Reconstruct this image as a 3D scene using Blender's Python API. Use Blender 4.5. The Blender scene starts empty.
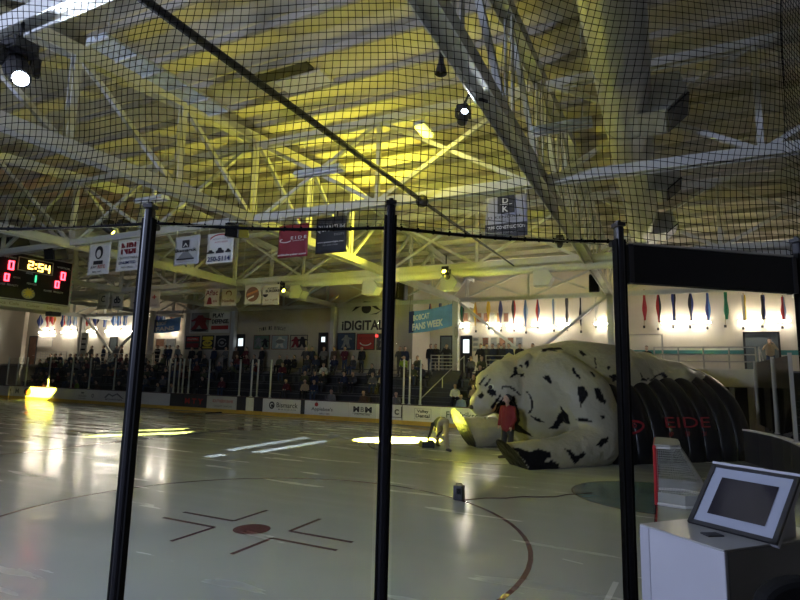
import bpy, bmesh, math, random
import numpy as np
from mathutils import Vector, Matrix, Quaternion
S = bpy.context.scene
COL = S.collection
random.seed(11)
V = Vector
# ------------------------------------------------------------------ camera (world metres: origin = near face-off spot, X along rink, Y across it)
FPX = 541.86
CAM = V((6.354, -7.564, 2.613))
PITCH, ROLL, YAW = math.radians(7.974), math.radians(1.3515), math.radians(-25.944)
_fw = V((math.sin(YAW)*math.cos(PITCH), math.cos(YAW)*math.cos(PITCH), math.sin(PITCH)))
_r0 = V((math.cos(YAW), -math.sin(YAW), 0)); _u0 = _r0.cross(_fw)
_r = _r0*math.cos(ROLL) + _u0*math.sin(ROLL); _u = _u0*math.cos(ROLL) - _r0*math.sin(ROLL)
cd = bpy.data.cameras.new('camera'); cam = bpy.data.objects.new('camera', cd); COL.objects.link(cam)
cd.sensor_width = 36; cd.lens = FPX/800*36; cd.clip_start = .05; cd.clip_end = 300
m = Matrix((_r, _u, -_fw)).transposed().to_4x4(); m.translation = CAM; cam.matrix_world = m
S.camera = cam
def ray(x, y): return _fw + _r*((x-400)/FPX) - _u*((y-300)/FPX)
def atY(x, y, Y): d = ray(x, y); return CAM + d*((Y-CAM.y)/d.y)      # measured image point -> point on a plane of the place
def atZ(x, y, z): d = ray(x, y); return CAM + d*((z-CAM.z)/d.z)
def atX(x, y, X): d = ray(x, y); return CAM + d*((X-CAM.x)/d.x)
def rel(dx, dy, z): return V((CAM.x+dx, CAM.y+dy, z))

# ------------------------------------------------------------------ materials
MATS = {}
def pm(name, col, rough=.6, metal=0, var=.12, scale=3.0, emit=None, es=0, spec=.5, bump=0, bscale=30):
    if name in MATS: return MATS[name]
    m = bpy.data.materials.new(name); m.use_nodes = True; nt = m.node_tree; b = nt.nodes['Principled BSDF']
    b.inputs['Roughness'].default_value = rough; b.inputs['Metallic'].default_value = metal
    b.inputs['Specular IOR Level'].default_value = spec
    tc = nt.nodes.new('ShaderNodeTexCoord'); nz = nt.nodes.new('ShaderNodeTexNoise')
    nz.inputs['Scale'].default_value = scale; nz.inputs['Detail'].default_value = 4
    nt.links.new(tc.outputs['Object'], nz.inputs['Vector'])
    mx = nt.nodes.new('ShaderNodeMix'); mx.data_type = 'RGBA'
    mx.inputs['A'].default_value = (*[c*(1-var) for c in col], 1); mx.inputs['B'].default_value = (*[min(1, c*(1+var)) for c in col], 1)
    nt.links.new(nz.outputs['Fac'], mx.inputs['Factor']); nt.links.new(mx.outputs['Result'], b.inputs['Base Color'])
    if emit: b.inputs['Emission Color'].default_value = (*emit, 1); b.inputs['Emission Strength'].default_value = es
    if bump:
        n2 = nt.nodes.new('ShaderNodeTexNoise'); n2.inputs['Scale'].default_value = bscale
        nt.links.new(tc.outputs['Object'], n2.inputs['Vector'])
        bp = nt.nodes.new('ShaderNodeBump'); bp.inputs['Strength'].default_value = bump; bp.inputs['Distance'].default_value = .02
        nt.links.new(n2.outputs['Fac'], bp.inputs['Height']); nt.links.new(bp.outputs['Normal'], b.inputs['Normal'])
    MATS[name] = m; return m
STEEL = pm('painted_steel', (.50, .50, .47), .5)
DECK = pm('roof_deck', (.58, .54, .46), .8, var=.3, scale=.6)
PURL = pm('purlin_steel', (.36, .33, .27), .6, var=.2)
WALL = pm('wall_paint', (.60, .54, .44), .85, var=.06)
WALL_DIM = pm('wall_paint_dimmed', (.44, .39, .32), .85, var=.08)  # same beige as the far wall, its dimness put into the colour
BLACK = pm('black_paint', (.012, .012, .014), .45)
BLKM = pm('black_metal', (.02, .02, .024), .35, metal=.3)
RUBBER = pm('black_rubber', (.007, .007, .007), .9, spec=.15)
POSTM = pm('post_enamel', (.006, .006, .009), .38, spec=.35)
WHITE = pm('white_vinyl', (.72, .71, .68), .55, var=.05)
BOARD = pm('dasher_white', (.70, .70, .66), .35, var=.06)
BOARDD = pm('dasher_dark', (.03, .03, .035), .4)
KICK = pm('kick_yellow', (.62, .40, .06), .45, var=.15)
CAPM = pm('cap_rail', (.05, .02, .02), .4)
CONC = pm('concrete', (.20, .19, .18), .9, var=.2)
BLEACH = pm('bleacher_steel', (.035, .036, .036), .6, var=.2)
BENCH = pm('bench_aluminium', (.10, .10, .10), .5, metal=.4)
RAIL = pm('rail_paint', (.42, .40, .36), .5)
ALU = pm('stanchion_aluminium', (.62, .66, .60), .35, metal=.5)
DKWIN = pm('dark_print', (.045, .045, .05), .5)
REDP = pm('red_print', (.40, .03, .03), .5)
MAROON = pm('maroon_vinyl', (.20, .014, .025), .6)
NAVYBLK = pm('black_vinyl', (.008, .008, .012), .6)
BLUEP = pm('blue_print', (.05, .16, .36), .5)
CYANP = pm('cyan_print', (.13, .32, .80), .5, var=.45, scale=2)
YELP = pm('yellow_print', (.70, .55, .05), .5)
BROWNP = pm('brown_print', (.20, .09, .05), .5, var=.5, scale=4)
GREYP = pm('grey_print', (.22, .22, .22), .5, var=.5, scale=5)
ORANP = pm('orange_print', (.55, .20, .06), .5)
GREENP = pm('green_print', (.10, .35, .10), .5)
TEAL = pm('teal_paint', (.05, .20, .19), .6)
NETM = pm('net_twine', (.004, .004, .005), .9, spec=.1)
DUCTM = pm('galvanised_duct', (.45, .46, .46), .38, metal=.35, var=.1)
SKIN = pm('skin', (.50, .32, .23), .6)
HAIR = pm('dark_hair', (.02, .015, .012), .7)
def glass_mat(name, tint, fac):
    m = bpy.data.materials.new(name); m.use_nodes = True; nt = m.node_tree; nt.nodes.remove(nt.nodes['Principled BSDF'])
    out = nt.nodes['Material Output']; t = nt.nodes.new('ShaderNodeBsdfTransparent'); g = nt.nodes.new('ShaderNodeBsdfGlossy')
    t.inputs['Color'].default_value = (*tint, 1); g.inputs['Roughness'].default_value = .04
    fr = nt.nodes.new('ShaderNodeFresnel'); fr.inputs['IOR'].default_value = fac
    mx = nt.nodes.new('ShaderNodeMixShader'); nt.links.new(fr.outputs[0], mx.inputs[0]); nt.links.new(t.outputs[0], mx.inputs[1]); nt.links.new(g.outputs[0], mx.inputs[2])
    nt.links.new(mx.outputs[0], out.inputs['Surface']); MATS[name] = m; return m
GLASS = glass_mat('rink_glass', (.95, .96, .955), 1.12)
def emat(name, col, st):
    m = bpy.data.materials.new(name); m.use_nodes = True; b = m.node_tree.nodes['Principled BSDF']
    b.inputs['Base Color'].default_value = (*[min(.8, c) for c in col], 1); b.inputs['Emission Color'].default_value = (*col, 1); b.inputs['Emission Strength'].default_value = st
    MATS[name] = m; return m

# ------------------------------------------------------------------ mesh building
class MB:
    def __init__(s): s.v = []; s.f = []; s.m = []
    def add(s, vs, fs, mi=0):
        o = len(s.v); s.v += [tuple(p) for p in vs]; s.f += [[i+o for i in f] for f in fs]; s.m += [mi]*len(fs); return s
    def box(s, c, size, R=None, mi=0, taper=1.0):
        c = V(c); x, y, z = [k/2 for k in size]; vs = []
        for dz in (-1, 1):
            t = taper if dz > 0 else 1
            for dx, dy in ((-1, -1), (1, -1), (1, 1), (-1, 1)):
                p = V((dx*x*t, dy*y*t, dz*z)); vs.append(c + (R @ p if R else p))
        return s.add(vs, [[3, 2, 1, 0], [4, 5, 6, 7], [0, 1, 5, 4], [1, 2, 6, 5], [2, 3, 7, 6], [3, 0, 4, 7]], mi)
    def bar(s, p, q, w, h, up=(0, 0, 1), mi=0):
        p, q = V(p), V(q); d = (q-p).normalized(); up = V(up)
        if abs(d.dot(up)) > .98: up = V((0, 1, 0))
        sd = d.cross(up).normalized(); u = sd.cross(d)
        vs = []
        for e in (p, q):
            for a, b in ((-1, -1), (1, -1), (1, 1), (-1, 1)): vs.append(e + sd*(a*w/2) + u*(b*h/2))
        return s.add(vs, [[3, 2, 1, 0], [4, 5, 6, 7], [0, 1, 5, 4], [1, 2, 6, 5], [2, 3, 7, 6], [3, 0, 4, 7]], mi)
    def hbeam(s, p, q, w, h, t=.025):      # wide flange section lying on its side: two vertical flanges and a level web
        p, q = V(p), V(q); d = (q-p).normalized(); sd = d.cross(V((0, 0, 1))).normalized()
        for k in (-1, 1): s.bar(p+sd*(k*w/2), q+sd*(k*w/2), t, h)
        return s.bar(p, q, w, t)
    def tube(s, pts, r, n=8, mi=0, cap=True):
        pts = [V(p) for p in pts]; rs = r if isinstance(r, (list, tuple)) else [r]*len(pts); rings = []
        d0 = (pts[1]-pts[0]).normalized(); a = d0.orthogonal().normalized()
        for i, p in enumerate(pts):
            d = (pts[min(i+1, len(pts)-1)] - pts[max(i-1, 0)]).normalized()
            a = (a - d*a.dot(d)).normalized(); b = d.cross(a)
            rings.append([p + a*(rs[i]*math.cos(2*math.pi*k/n)) + b*(rs[i]*math.sin(2*math.pi*k/n)) for k in range(n)])
        vs = [p for R_ in rings for p in R_]; fs = []
        for i in range(len(pts)-1):
            for k in range(n): fs.append([i*n+k, i*n+(k+1) % n, (i+1)*n+(k+1) % n, (i+1)*n+k])
        if cap: fs.append(list(range(n))[::-1]); fs.append([(len(pts)-1)*n+k for k in range(n)])
        return s.add(vs, fs, mi)
    def prism(s, poly, off, mi=0):         # planar polygon extruded by a vector
        n = len(poly); off = V(off); vs = [V(p) for p in poly] + [V(p)+off for p in poly]
        fs = [list(range(n)), [n+k for k in range(n)][::-1]] + [[k, n+k, n+(k+1) % n, (k+1) % n] for k in range(n)]
        return s.add(vs, fs, mi)
    def ball(s, c, r, nu=12, nv=8, sc=(1, 1, 1), mi=0):
        c = V(c); vs = [c+V((0, 0, -r*sc[2]))]; fs = []
        for j in range(1, nv):
            t = -math.pi/2+math.pi*j/nv
            for i in range(nu):
                a = 2*math.pi*i/nu; vs.append(c+V((r*sc[0]*math.cos(t)*math.cos(a), r*sc[1]*math.cos(t)*math.sin(a), r*sc[2]*math.sin(t))))
        vs.append(c+V((0, 0, r*sc[2]))); L = len(vs)-1
        for i in range(nu): fs.append([0, 1+(i+1) % nu, 1+i]); fs.append([L, L-nu+i, L-nu+(i+1) % nu])
        for j in range(nv-2):
            for i in range(nu): fs.append([1+j*nu+i, 1+j*nu+(i+1) % nu, 1+(j+1)*nu+(i+1) % nu, 1+(j+1)*nu+i])
        return s.add(vs, fs, mi)
    def mesh(s, name, mats, org=(0, 0, 0), smooth=False, fix=True):
        org = V(org); me = bpy.data.meshes.new(name)
        me.from_pydata([tuple(V(p)-org) for p in s.v], [], s.f)
        for m in (mats if isinstance(mats, (list, tuple)) else [mats]): me.materials.append(m)
        me.polygons.foreach_set('material_index', s.m)
        if fix:
            bm = bmesh.new(); bm.from_mesh(me); bmesh.ops.recalc_face_normals(bm, faces=bm.faces); bm.to_mesh(me); bm.free()
        if smooth: me.polygons.foreach_set('use_smooth', [True]*len(me.polygons))
        me.update(); return me
def world_org(o):
    p = V((0, 0, 0))
    while o: p = p + o.location; o = o.parent
    return p
def build(name, mb, mats, parent=None, org=None, smooth=False, bevel=0, fix=True):
    """world-space verts; a child sits at its root's origin, a top-level mesh at org"""
    base = world_org(parent) if parent else V(org or (0, 0, 0))
    me = mb.mesh(name, mats, base, smooth, fix); o = bpy.data.objects.new(name, me); COL.objects.link(o)
    if parent: o.parent = parent
    else: o.location = base
    if bevel:
        b = o.modifiers.new('bevel', 'BEVEL'); b.width = bevel; b.segments = 2; b.limit_method = 'ANGLE'
    return o
def tag(o, label=None, cat=None, group=None, kind=None):
    if label: o['label'] = label
    if cat: o['category'] = cat
    if group: o['group'] = group
    if kind: o['kind'] = kind
    return o
def thing(name, loc, label, cat, group=None, rz=0):
    o = bpy.data.objects.new(name, None); COL.objects.link(o); o.location = loc; o.rotation_euler = (0, 0, rz); o.empty_display_size = .1
    return tag(o, label, cat, group)
def struct(name, mb, mats, parent=None, **k):
    o = build(name, mb, mats, parent, **k)
    if not parent: o['kind'] = 'structure'
    return o
def dup(root, loc, rz=None, label=None, group=None):
    def cp(o, par):
        c = o.copy(); COL.objects.link(c)
        if par: c.parent = par
        for ch in [x for x in KIDS.get(o.name, [])]: cp(ch, c)
        return c
    c = cp(root, None); c.location = loc
    if rz is not None: c.rotation_euler = (0, 0, rz)
    if label: c['label'] = label
    if group: c['group'] = group
    return c
KIDS = {}
def kids_of(root):
    for o in COL.objects:
        if o.parent: KIDS.setdefault(o.parent.name, [])
    def rec(o):
        KIDS[o.name] = [x for x in COL.objects if x.parent == o]
        for x in KIDS[o.name]: rec(x)
    rec(root)
_TX = {}
def text_geo(s, bold=0):
    k = (s, bold)
    if k in _TX: return _TX[k]
    cu = bpy.data.curves.new('t', 'FONT'); cu.body = s; cu.size = 1; cu.resolution_u = 3; cu.offset = bold; cu.fill_mode = 'FRONT'
    o = bpy.data.objects.new('t', cu); COL.objects.link(o)
    me = bpy.data.meshes.new_from_object(o.evaluated_get(bpy.context.evaluated_depsgraph_get()))
    vs = [tuple(v.co) for v in me.vertices]; fs = [list(p.vertices) for p in me.polygons]
    bpy.data.objects.remove(o); bpy.data.curves.remove(cu); bpy.data.meshes.remove(me)
    _TX[k] = (vs, fs); return vs, fs
def lettering(s, mat, parent, c, right, up, w, h, bold=0, name='lettering', slant=0):
    """text stretched to a w x h box centred on c"""
    vs, fs = text_geo(s, bold); xs = [v[0] for v in vs]; ys = [v[1] for v in vs]
    x0, x1, y0, y1 = min(xs), max(xs), min(ys), max(ys); c = V(c); right = V(right).normalized(); up = V(up).normalized()
    mb = MB(); P = []
    for v in vs:
        a = (v[0]-x0)/(x1-x0)-.5; b = (v[1]-y0)/(y1-y0)-.5
        P.append(c + right*(a*w + slant*b*h) + up*(b*h))
    mb.add(P, fs); return build(name, mb, mat, parent, fix=False)
def flat(c, right, up, pts, nrm, t=.006):
    """polygon given in (right, up) metres about c, with thickness t along nrm"""
    c = V(c); r = V(right).normalized(); u = V(up).normalized(); mb = MB()
    mb.prism([c + r*p[0] + u*p[1] for p in pts], V(nrm).normalized()*t); return mb
def rect(w, h): return [(-w/2, -h/2), (w/2, -h/2), (w/2, h/2), (-w/2, h/2)]
def ell(w, h, n=24, a0=0, a1=2*math.pi): return [(w/2*math.cos(a0+(a1-a0)*k/n), h/2*math.sin(a0+(a1-a0)*k/n)) for k in range(n)]

# ---- smooth closed bodies: tapered capsules fused into one skin
def capsule(mb, p, q, r0, r1, n=14):
    p, q = V(p), V(q); d = q-p; L = d.length
    d = d.normalized() if L > 1e-6 else V((0, 0, 1)); a = d.orthogonal().normalized(); b = d.cross(a); rings = []
    for j in range(1, 5):
        t = -math.pi/2 + math.pi/2*j/4.0; rings.append((p + d*(r0*math.sin(t)), r0*math.cos(t)))
    for j in range(0, 4):
        t = math.pi/2*j/4.0; rings.append((q + d*(r1*math.sin(t)), r1*math.cos(t)))
    vs = [p-d*r0]; fs = []
    for c, r in rings: vs += [c + a*(r*math.cos(2*math.pi*k/n)) + b*(r*math.sin(2*math.pi*k/n)) for k in range(n)]
    vs.append(q+d*r1); e = len(vs)-1; m_ = len(rings)
    for k in range(n): fs.append([0, 1+(k+1) % n, 1+k]); fs.append([e, 1+(m_-1)*n+k, 1+(m_-1)*n+(k+1) % n])
    for i in range(m_-1):
        for k in range(n): fs.append([1+i*n+k, 1+i*n+(k+1) % n, 1+(i+1)*n+(k+1) % n, 1+(i+1)*n+k])
    mb.add(vs, fs)
def blob(chains, voxel, smooth=4, cut=None):
    """chains: list of (tag, [(x,y,z,r), ...]); returns verts (n,3), faces, nearest tag per face"""
    mb = MB(); caps = []
    for tg, ch in chains:
        if len(ch) == 1: ch = [ch[0], (ch[0][0], ch[0][1], ch[0][2]+1e-4, ch[0][3])]
        for a, b in zip(ch, ch[1:]): capsule(mb, a[:3], b[:3], a[3], b[3]); caps.append((tg, a, b))
    me = mb.mesh('blob', BLACK); o = bpy.data.objects.new('blob', me); COL.objects.link(o)
    md = o.modifiers.new('r', 'REMESH'); md.mode = 'VOXEL'; md.voxel_size = voxel
    oc = None
    if cut:
        cb = MB()
        for (c, r, sc) in cut: cb.ball(c, r, 24, 16, sc)
        oc = bpy.data.objects.new('cut', cb.mesh('cut', BLACK)); COL.objects.link(oc)
        bo = o.modifiers.new('b', 'BOOLEAN'); bo.operation = 'DIFFERENCE'; bo.object = oc; bo.solver = 'EXACT'
        r2 = o.modifiers.new('r2', 'REMESH'); r2.mode = 'VOXEL'; r2.voxel_size = voxel
    sm = o.modifiers.new('s', 'SMOOTH'); sm.factor = .5; sm.iterations = smooth
    ev = bpy.data.meshes.new_from_object(o.evaluated_get(bpy.context.evaluated_depsgraph_get()))
    n = len(ev.vertices); co = np.empty(n*3); ev.vertices.foreach_get('co', co); co = co.reshape(n, 3)
    fs = [list(p.vertices) for p in ev.polygons]
    bpy.data.objects.remove(o); bpy.data.meshes.remove(me); bpy.data.meshes.remove(ev)
    if oc: bpy.data.objects.remove(oc)
    fc = np.array([co[f].mean(0) for f in fs]); best = np.full(len(fs), 1e9); tags = np.zeros(len(fs), int)
    for tg, a, b in caps:
        A = np.array(a[:3]); B = np.array(b[:3]); d = B-A; L = max(d@d, 1e-9)
        t = np.clip(((fc-A)@d)/L, 0, 1); r = a[3]+(b[3]-a[3])*t; dist = np.linalg.norm(fc-(A+t[:, None]*d), axis=1)-r
        k = dist < best; best[k] = dist[k]; tags[k] = tg
    return co, fs, tags
def blob_mesh(name, co, fs, tags, mats):
    me = bpy.data.meshes.new(name); me.from_pydata([tuple(p) for p in co], [], fs)
    for m_ in mats: me.materials.append(m_)
    me.polygons.foreach_set('material_index', [int(t) for t in tags]); me.polygons.foreach_set('use_smooth', [True]*len(fs)); me.update(); return me
# ================================================================== THE SETTING
XL, XR, YN, YF, RC = -51.5, 9.45, -6.24, 19.66, 8.5
def rink_path(n=10):
    P = []
    for cx, cy, a0 in ((XR-RC, YF-RC, 0), (XL+RC, YF-RC, 90), (XL+RC, YN+RC, 180), (XR-RC, YN+RC, 270)):
        for k in range(n+1):
            a = math.radians(a0+90*k/n); P.append((cx+RC*math.cos(a), cy+RC*math.sin(a)))
    return P
# ice
ICE = bpy.data.materials.new('ice'); ICE.use_nodes = True; nt = ICE.node_tree; b = nt.nodes['Principled BSDF']
def ice_nodes(nt, b, base):
    tc = nt.nodes.new('ShaderNodeTexCoord')
    n1 = nt.nodes.new('ShaderNodeTexNoise'); n1.inputs['Scale'].default_value = .35; n1.inputs['Detail'].default_value = 5
    mp = nt.nodes.new('ShaderNodeMapping'); mp.inputs['Scale'].default_value = (.25, 1.6, 1)
    n2 = nt.nodes.new('ShaderNodeTexNoise'); n2.inputs['Scale'].default_value = 1.2; n2.inputs['Detail'].default_value = 6
    n3 = nt.nodes.new('ShaderNodeTexNoise'); n3.inputs['Scale'].default_value = 7; n3.inputs['Detail'].default_value = 5
    nt.links.new(tc.outputs['Object'], n1.inputs['Vector']); nt.links.new(tc.outputs['Object'], mp.inputs['Vector'])
    nt.links.new(mp.outputs[0], n2.inputs['Vector']); nt.links.new(tc.outputs['Object'], n3.inputs['Vector'])
    mx = nt.nodes.new('ShaderNodeMix'); mx.data_type = 'RGBA'
    mx.inputs['A'].default_value = (*[c*.78 for c in base], 1); mx.inputs['B'].default_value = (*[c*1.15 for c in base], 1)
    nt.links.new(n1.outputs['Fac'], mx.inputs['Factor']); nt.links.new(mx.outputs['Result'], b.inputs['Base Color'])
    mr = nt.nodes.new('ShaderNodeMapRange'); mr.inputs['From Min'].default_value = .35; mr.inputs['From Max'].default_value = .68
    mr.inputs['To Min'].default_value = .10; mr.inputs['To Max'].default_value = .30
    nt.links.new(n2.outputs['Fac'], mr.inputs['Value']); nt.links.new(mr.outputs[0], b.inputs['Roughness'])
    bp = nt.nodes.new('ShaderNodeBump'); bp.inputs['Strength'].default_value = .05; bp.inputs['Distance'].default_value = .02
    nt.links.new(n3.outputs['Fac'], bp.inputs['Height']); nt.links.new(bp.outputs[0], b.inputs['Normal'])
    b.inputs['Specular IOR Level'].default_value = .6
ice_nodes(nt, b, (.40, .42, .38))
mb = MB(); P = rink_path(); mb.prism([(x, y, 0) for x, y in P], (0, 0, -.15))
ice = struct('floor', mb, ICE)
def ice_paint(name, col, polys):
    m_ = bpy.data.materials.new(name+'_paint'); m_.use_nodes = True; ice_nodes(m_.node_tree, m_.node_tree.nodes['Principled BSDF'], col)
    mb = MB()
    for p in polys: mb.prism([(x, y, .0015) for x, y in p], (0, 0, -.001))
    return build(name, mb, m_, ice)
def strip(x0, y0, x1, y1, w):
    d = V((x1-x0, y1-y0)).normalized(); n = V((-d.y, d.x))*w/2
    return [(x0-n.x, y0-n.y), (x1-n.x, y1-n.y), (x1+n.x, y1+n.y), (x0+n.x, y0+n.y)]
def ring(cx, cy, r, w, a0=0, a1=360, n=72):
    out = []
    for k in range(n):
        a, b_ = math.radians(a0+(a1-a0)*k/n), math.radians(a0+(a1-a0)*(k+1)/n)
        out.append([(cx+(r-w/2)*math.cos(a), cy+(r-w/2)*math.sin(a)), (cx+(r+w/2)*math.cos(a), cy+(r+w/2)*math.sin(a)), (cx+(r+w/2)*math.cos(b_), cy+(r+w/2)*math.sin(b_)), (cx+(r-w/2)*math.cos(b_), cy+(r-w/2)*math.sin(b_))])
    return out
RED = (.12, .038, .045)
ice_paint('faceoff_spot', RED, [ell(.62, .62, 32)])
ice_paint('faceoff_circle', RED, ring(0, 0, 4.57, .075))
for sx in (-1, 1):
    for sy in (-1, 1):
        ice_paint('hash_mark', RED, [strip(sx*.61, sy*.23, sx*1.83, sy*.23, .075), strip(sx*.61, sy*.23, sx*.61, sy*1.14, .075)])
ice_paint('faceoff_spot', RED, [[(x, y+13.42) for x, y in ell(.62, .62, 32)]])
ice_paint('faceoff_circle', RED, ring(0, 13.42, 4.57, .06))
GX, GY = 6.1, 6.71
ice_paint('goal_crease', (.10, .17, .19), [[(GX+1.83*math.cos(a), GY+1.83*math.sin(a)) for a in [math.radians(90+180*k/24) for k in range(25)]]])
ice_paint('crease_line', RED, ring(GX, GY, 1.86, .05, 90, 270, 24))
ice_paint('goal_line', RED, [strip(GX, -3.6, GX, 17.3, .05)])
ice_paint('blue_line', (.10, .14, .22), [strip(-11.6, YN+.05, -11.6, YF-.05, .3)])
ice_paint('centre_line', (.24, .08, .08), [strip(-21, YN+.05, -21, YF-.05, .3)])
ice_paint('skate_scuff', (.75, .75, .72), [strip(5.68, .5, 5.62, -.35, .07), strip(4.9, 1.1, 5.2, 1.02, .03)])

# surrounding concrete, camera stand, walls, roof
mb = MB(); mb.box((-29, 10, -.2), (108, 46, .1)); struct('floor_concrete', mb, CONC)
mb = MB(); R_ = Matrix.Rotation(0, 3, 'Z'); mb.prism([(-8, -6.75, 1.0), (3.7, -6.3, 1.0), (5.4, -5.6, 1.0), (6.9, -4.4, 1.0), (8.2, -2.9, 1.0), (9.6, -.5, 1.0), (15, -.5, 1.0), (15, -13, 1.0), (-8, -13, 1.0)], (0, 0, -.25)); struct('floor_stand', mb, CONC)
WY = CAM.y+36.0          # flag wall
BY = CAM.y+33.0          # protruding block
ZW = 2.9                 # walkway level
ZP = 3.3                 # right platform level
mb = MB(); mb.box((-28, WY+.15, 4.8), (98, .3, 9.8)); struct('wall_far', mb, WALL)
mb = MB(); mb.box((-19.2, (BY+WY)/2, 6.2), (21.0, WY-BY, 7.2)); struct('wall_block', mb, WALL_DIM)
mb = MB(); mb.box((-57.6, WY-.2, 5.2), (1.2, .4, 9.2)); struct('wall_pilaster', mb, WALL)
mb = MB(); mb.box((16.2, 11, 4.8), (.3, 36, 9.8)); struct('wall_right', mb, WALL_DIM)
mb = MB(); mb.box((-77, 11, 4.8), (.3, 36, 9.8)); struct('wall_left', mb, WALL_DIM)
for x0, x1, z, y1, nm in ((-70, -29.8, ZW, WY, 'left'), (-29.7, -8.7, ZW-.15, BY, 'centre'), (-8.6, 14, ZW, WY, 'right')):
    mb = MB(); mb.box(((x0+x1)/2, (YF+4.5+y1)/2, z-.12), (x1-x0, y1-YF-4.5, .24)); struct('floor_walkway_'+nm, mb, CONC)
mb = MB(); mb.box((6, WY-.03, 4.37), (14, .05, .26)); struct('trim_1', mb, TEAL)
mb = MB(); mb.prism([(-50.0, WY-.06, 2.6), (-50.0, WY-.06, 3.3), (-54, WY-.06, 1.6), (-54, WY-.06, .9)], (0, -.05, 0)); struct('trim_2', mb, TEAL)
def zroof(dy): return 2.613+6.65+.075*(dy if dy < 18.2 else 36.4-dy)
mb = MB()
for a, b_ in ((-6, 18.2), (18.2, 37)):
    za, zb = zroof(a)+.62, zroof(b_)+.62
    mb.prism([(CAM.x-84, CAM.y+a, za), (CAM.x+12, CAM.y+a, za), (CAM.x+12, CAM.y+b_, zb), (CAM.x-84, CAM.y+b_, zb)], (0, 0, .12))
# deck ribs run with the slope
struct('ceiling', mb, DECK)

# doors in the far walls
def wrect(x0, y0, x1, y1, Y):
    """opening measured on a wall plane Y: centre, width, height"""
    a = atY(x0, (y0+y1)/2, Y); b_ = atY(x1, (y0+y1)/2, Y); xm = (x0+x1)/2; t = atY(xm, y0, Y); o = atY(xm, y1, Y)
    return V(((a.x+b_.x)/2, Y, (t.z+o.z)/2)), b_.x-a.x, t.z-o.z
BRIGHT = emat('lit_room_window', (.85, .95, 1.0), 1.3)
BLUEDOOR = pm('blue_door', (.16, .26, .36), .5); GREYDOOR = pm('grey_door', (.10, .12, .13), .5)
def door(n, x0, y0, x1, Y, mat, win=None, fr=BLACK):
    c, w, h = wrect(x0, y0, x1, 352, Y); top = c.z+h/2; zf = ZW-.15 if Y == BY else ZW; h = top-zf; c.z = zf+h/2
    mb = MB(); mb.box((c.x, Y-.03, c.z), (w, .06, h)); d = struct('door_%d' % n, mb, mat)
    f = MB()
    for s_ in (-1, 1): f.box((c.x+s_*(w/2+.04), Y-.05, c.z), (.1, .1, h+.1))
    f.box((c.x, Y-.05, c.z+h/2+.05), (w+.18, .1, .1)); build('frame', f, fr, d)
    k = MB(); k.tube([(c.x+w*.36, Y-.06, zf+1.0), (c.x+w*.36, Y-.13, zf+1.0), (c.x+w*.22, Y-.13, zf+1.0)], .02); build('handle', k, ALU, d)
    if win:
        cc, ww, hh = wrect(*win, Y); mb = MB(); mb.box((cc.x, Y-.065, cc.z), (ww, .03, hh)); tag(build('pane', mb, BRIGHT, d), 'brightly lit window pane in the door')
    return d
door(1, 237.5, 335.5, 244, BY, BLACK, (239, 338.5, 243.5, 346))
door(2, 320, 334, 327, BY, BLACK, (322, 337, 325.5, 342))
door(3, 417, 336.5, 425, WY, BLUEDOOR)
door(4, 441.5, 337, 452, WY, GREYDOOR)
door(5, 462, 337, 471, WY, BLACK, (463.5, 339.5, 469.5, 353))
door(6, 745, 333.5, 778, WY, GREYDOOR)
door(7, 110.5, 338, 117, WY, GREYDOOR)
door(8, 30, 337, 37, WY, BROWNP)
# ================================================================== ROOF STEEL
TX = [6.7, -2.6, -11.85, -21.1, -30.35, -39.6, -48.9]     # truss lines, metres from camera along the rink
DZ = 4.9; ZB = CAM.z+DZ
ND = [-2.1+3.07*k for k in range(13)]
ordn = ['right-most', 'second from the right', 'third from the right', 'fourth from the right', 'fifth from the right', 'sixth from the right', 'left-most']
truss_notes = ['above the goal', 'steep at top centre', 'over the large banners', 'over the scoreboard', 'beyond the scoreboard', 'far down the hall', 'at the far end']
truss0 = None
for i, tx in enumerate(TX):
    lab = 'pale steel roof truss across the rink, %s, %s' % (ordn[i], truss_notes[i])
    if truss0:
        dup(truss0, rel(tx, 0, ZB), label=lab); continue
    t = thing('roof_truss', rel(tx, 0, ZB), lab, 'roof truss', 'steel roof trusses'); truss0 = t
    mb = MB(); mb.hbeam(rel(tx, -3, ZB), rel(tx, 35.8, ZB), .34, .30); build('bottom_chord', mb, STEEL, t)
    mb = MB(); mb.hbeam(rel(tx, -3, zroof(-3)), rel(tx, 18.2, zroof(18.2)), .30, .30); mb.hbeam(rel(tx, 18.2, zroof(18.2)), rel(tx, 35.8, zroof(35.8)), .30, .30); build('top_chord', mb, STEEL, t)
    for k, dy in enumerate(ND):
        mb = MB(); w = .17
        for s_ in (-1, 1): mb.bar(rel(tx+s_*.07, dy, ZB), rel(tx+s_*.07, dy, zroof(dy)), .03, w)
        build('post', mb, STEEL, t)
        if k < len(ND)-1:
            d2 = ND[k+1]
            a, b_ = ((dy, zroof(dy)), (d2, ZB)) if dy < 17 else ((dy, ZB), (d2, zroof(d2)))
            mb = MB(); mb.bar(rel(tx, a[0], a[1]), rel(tx, b_[0], b_[1]), .12, .12); build('diagonal', mb, STEEL, t)
    kids_of(t)
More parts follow.
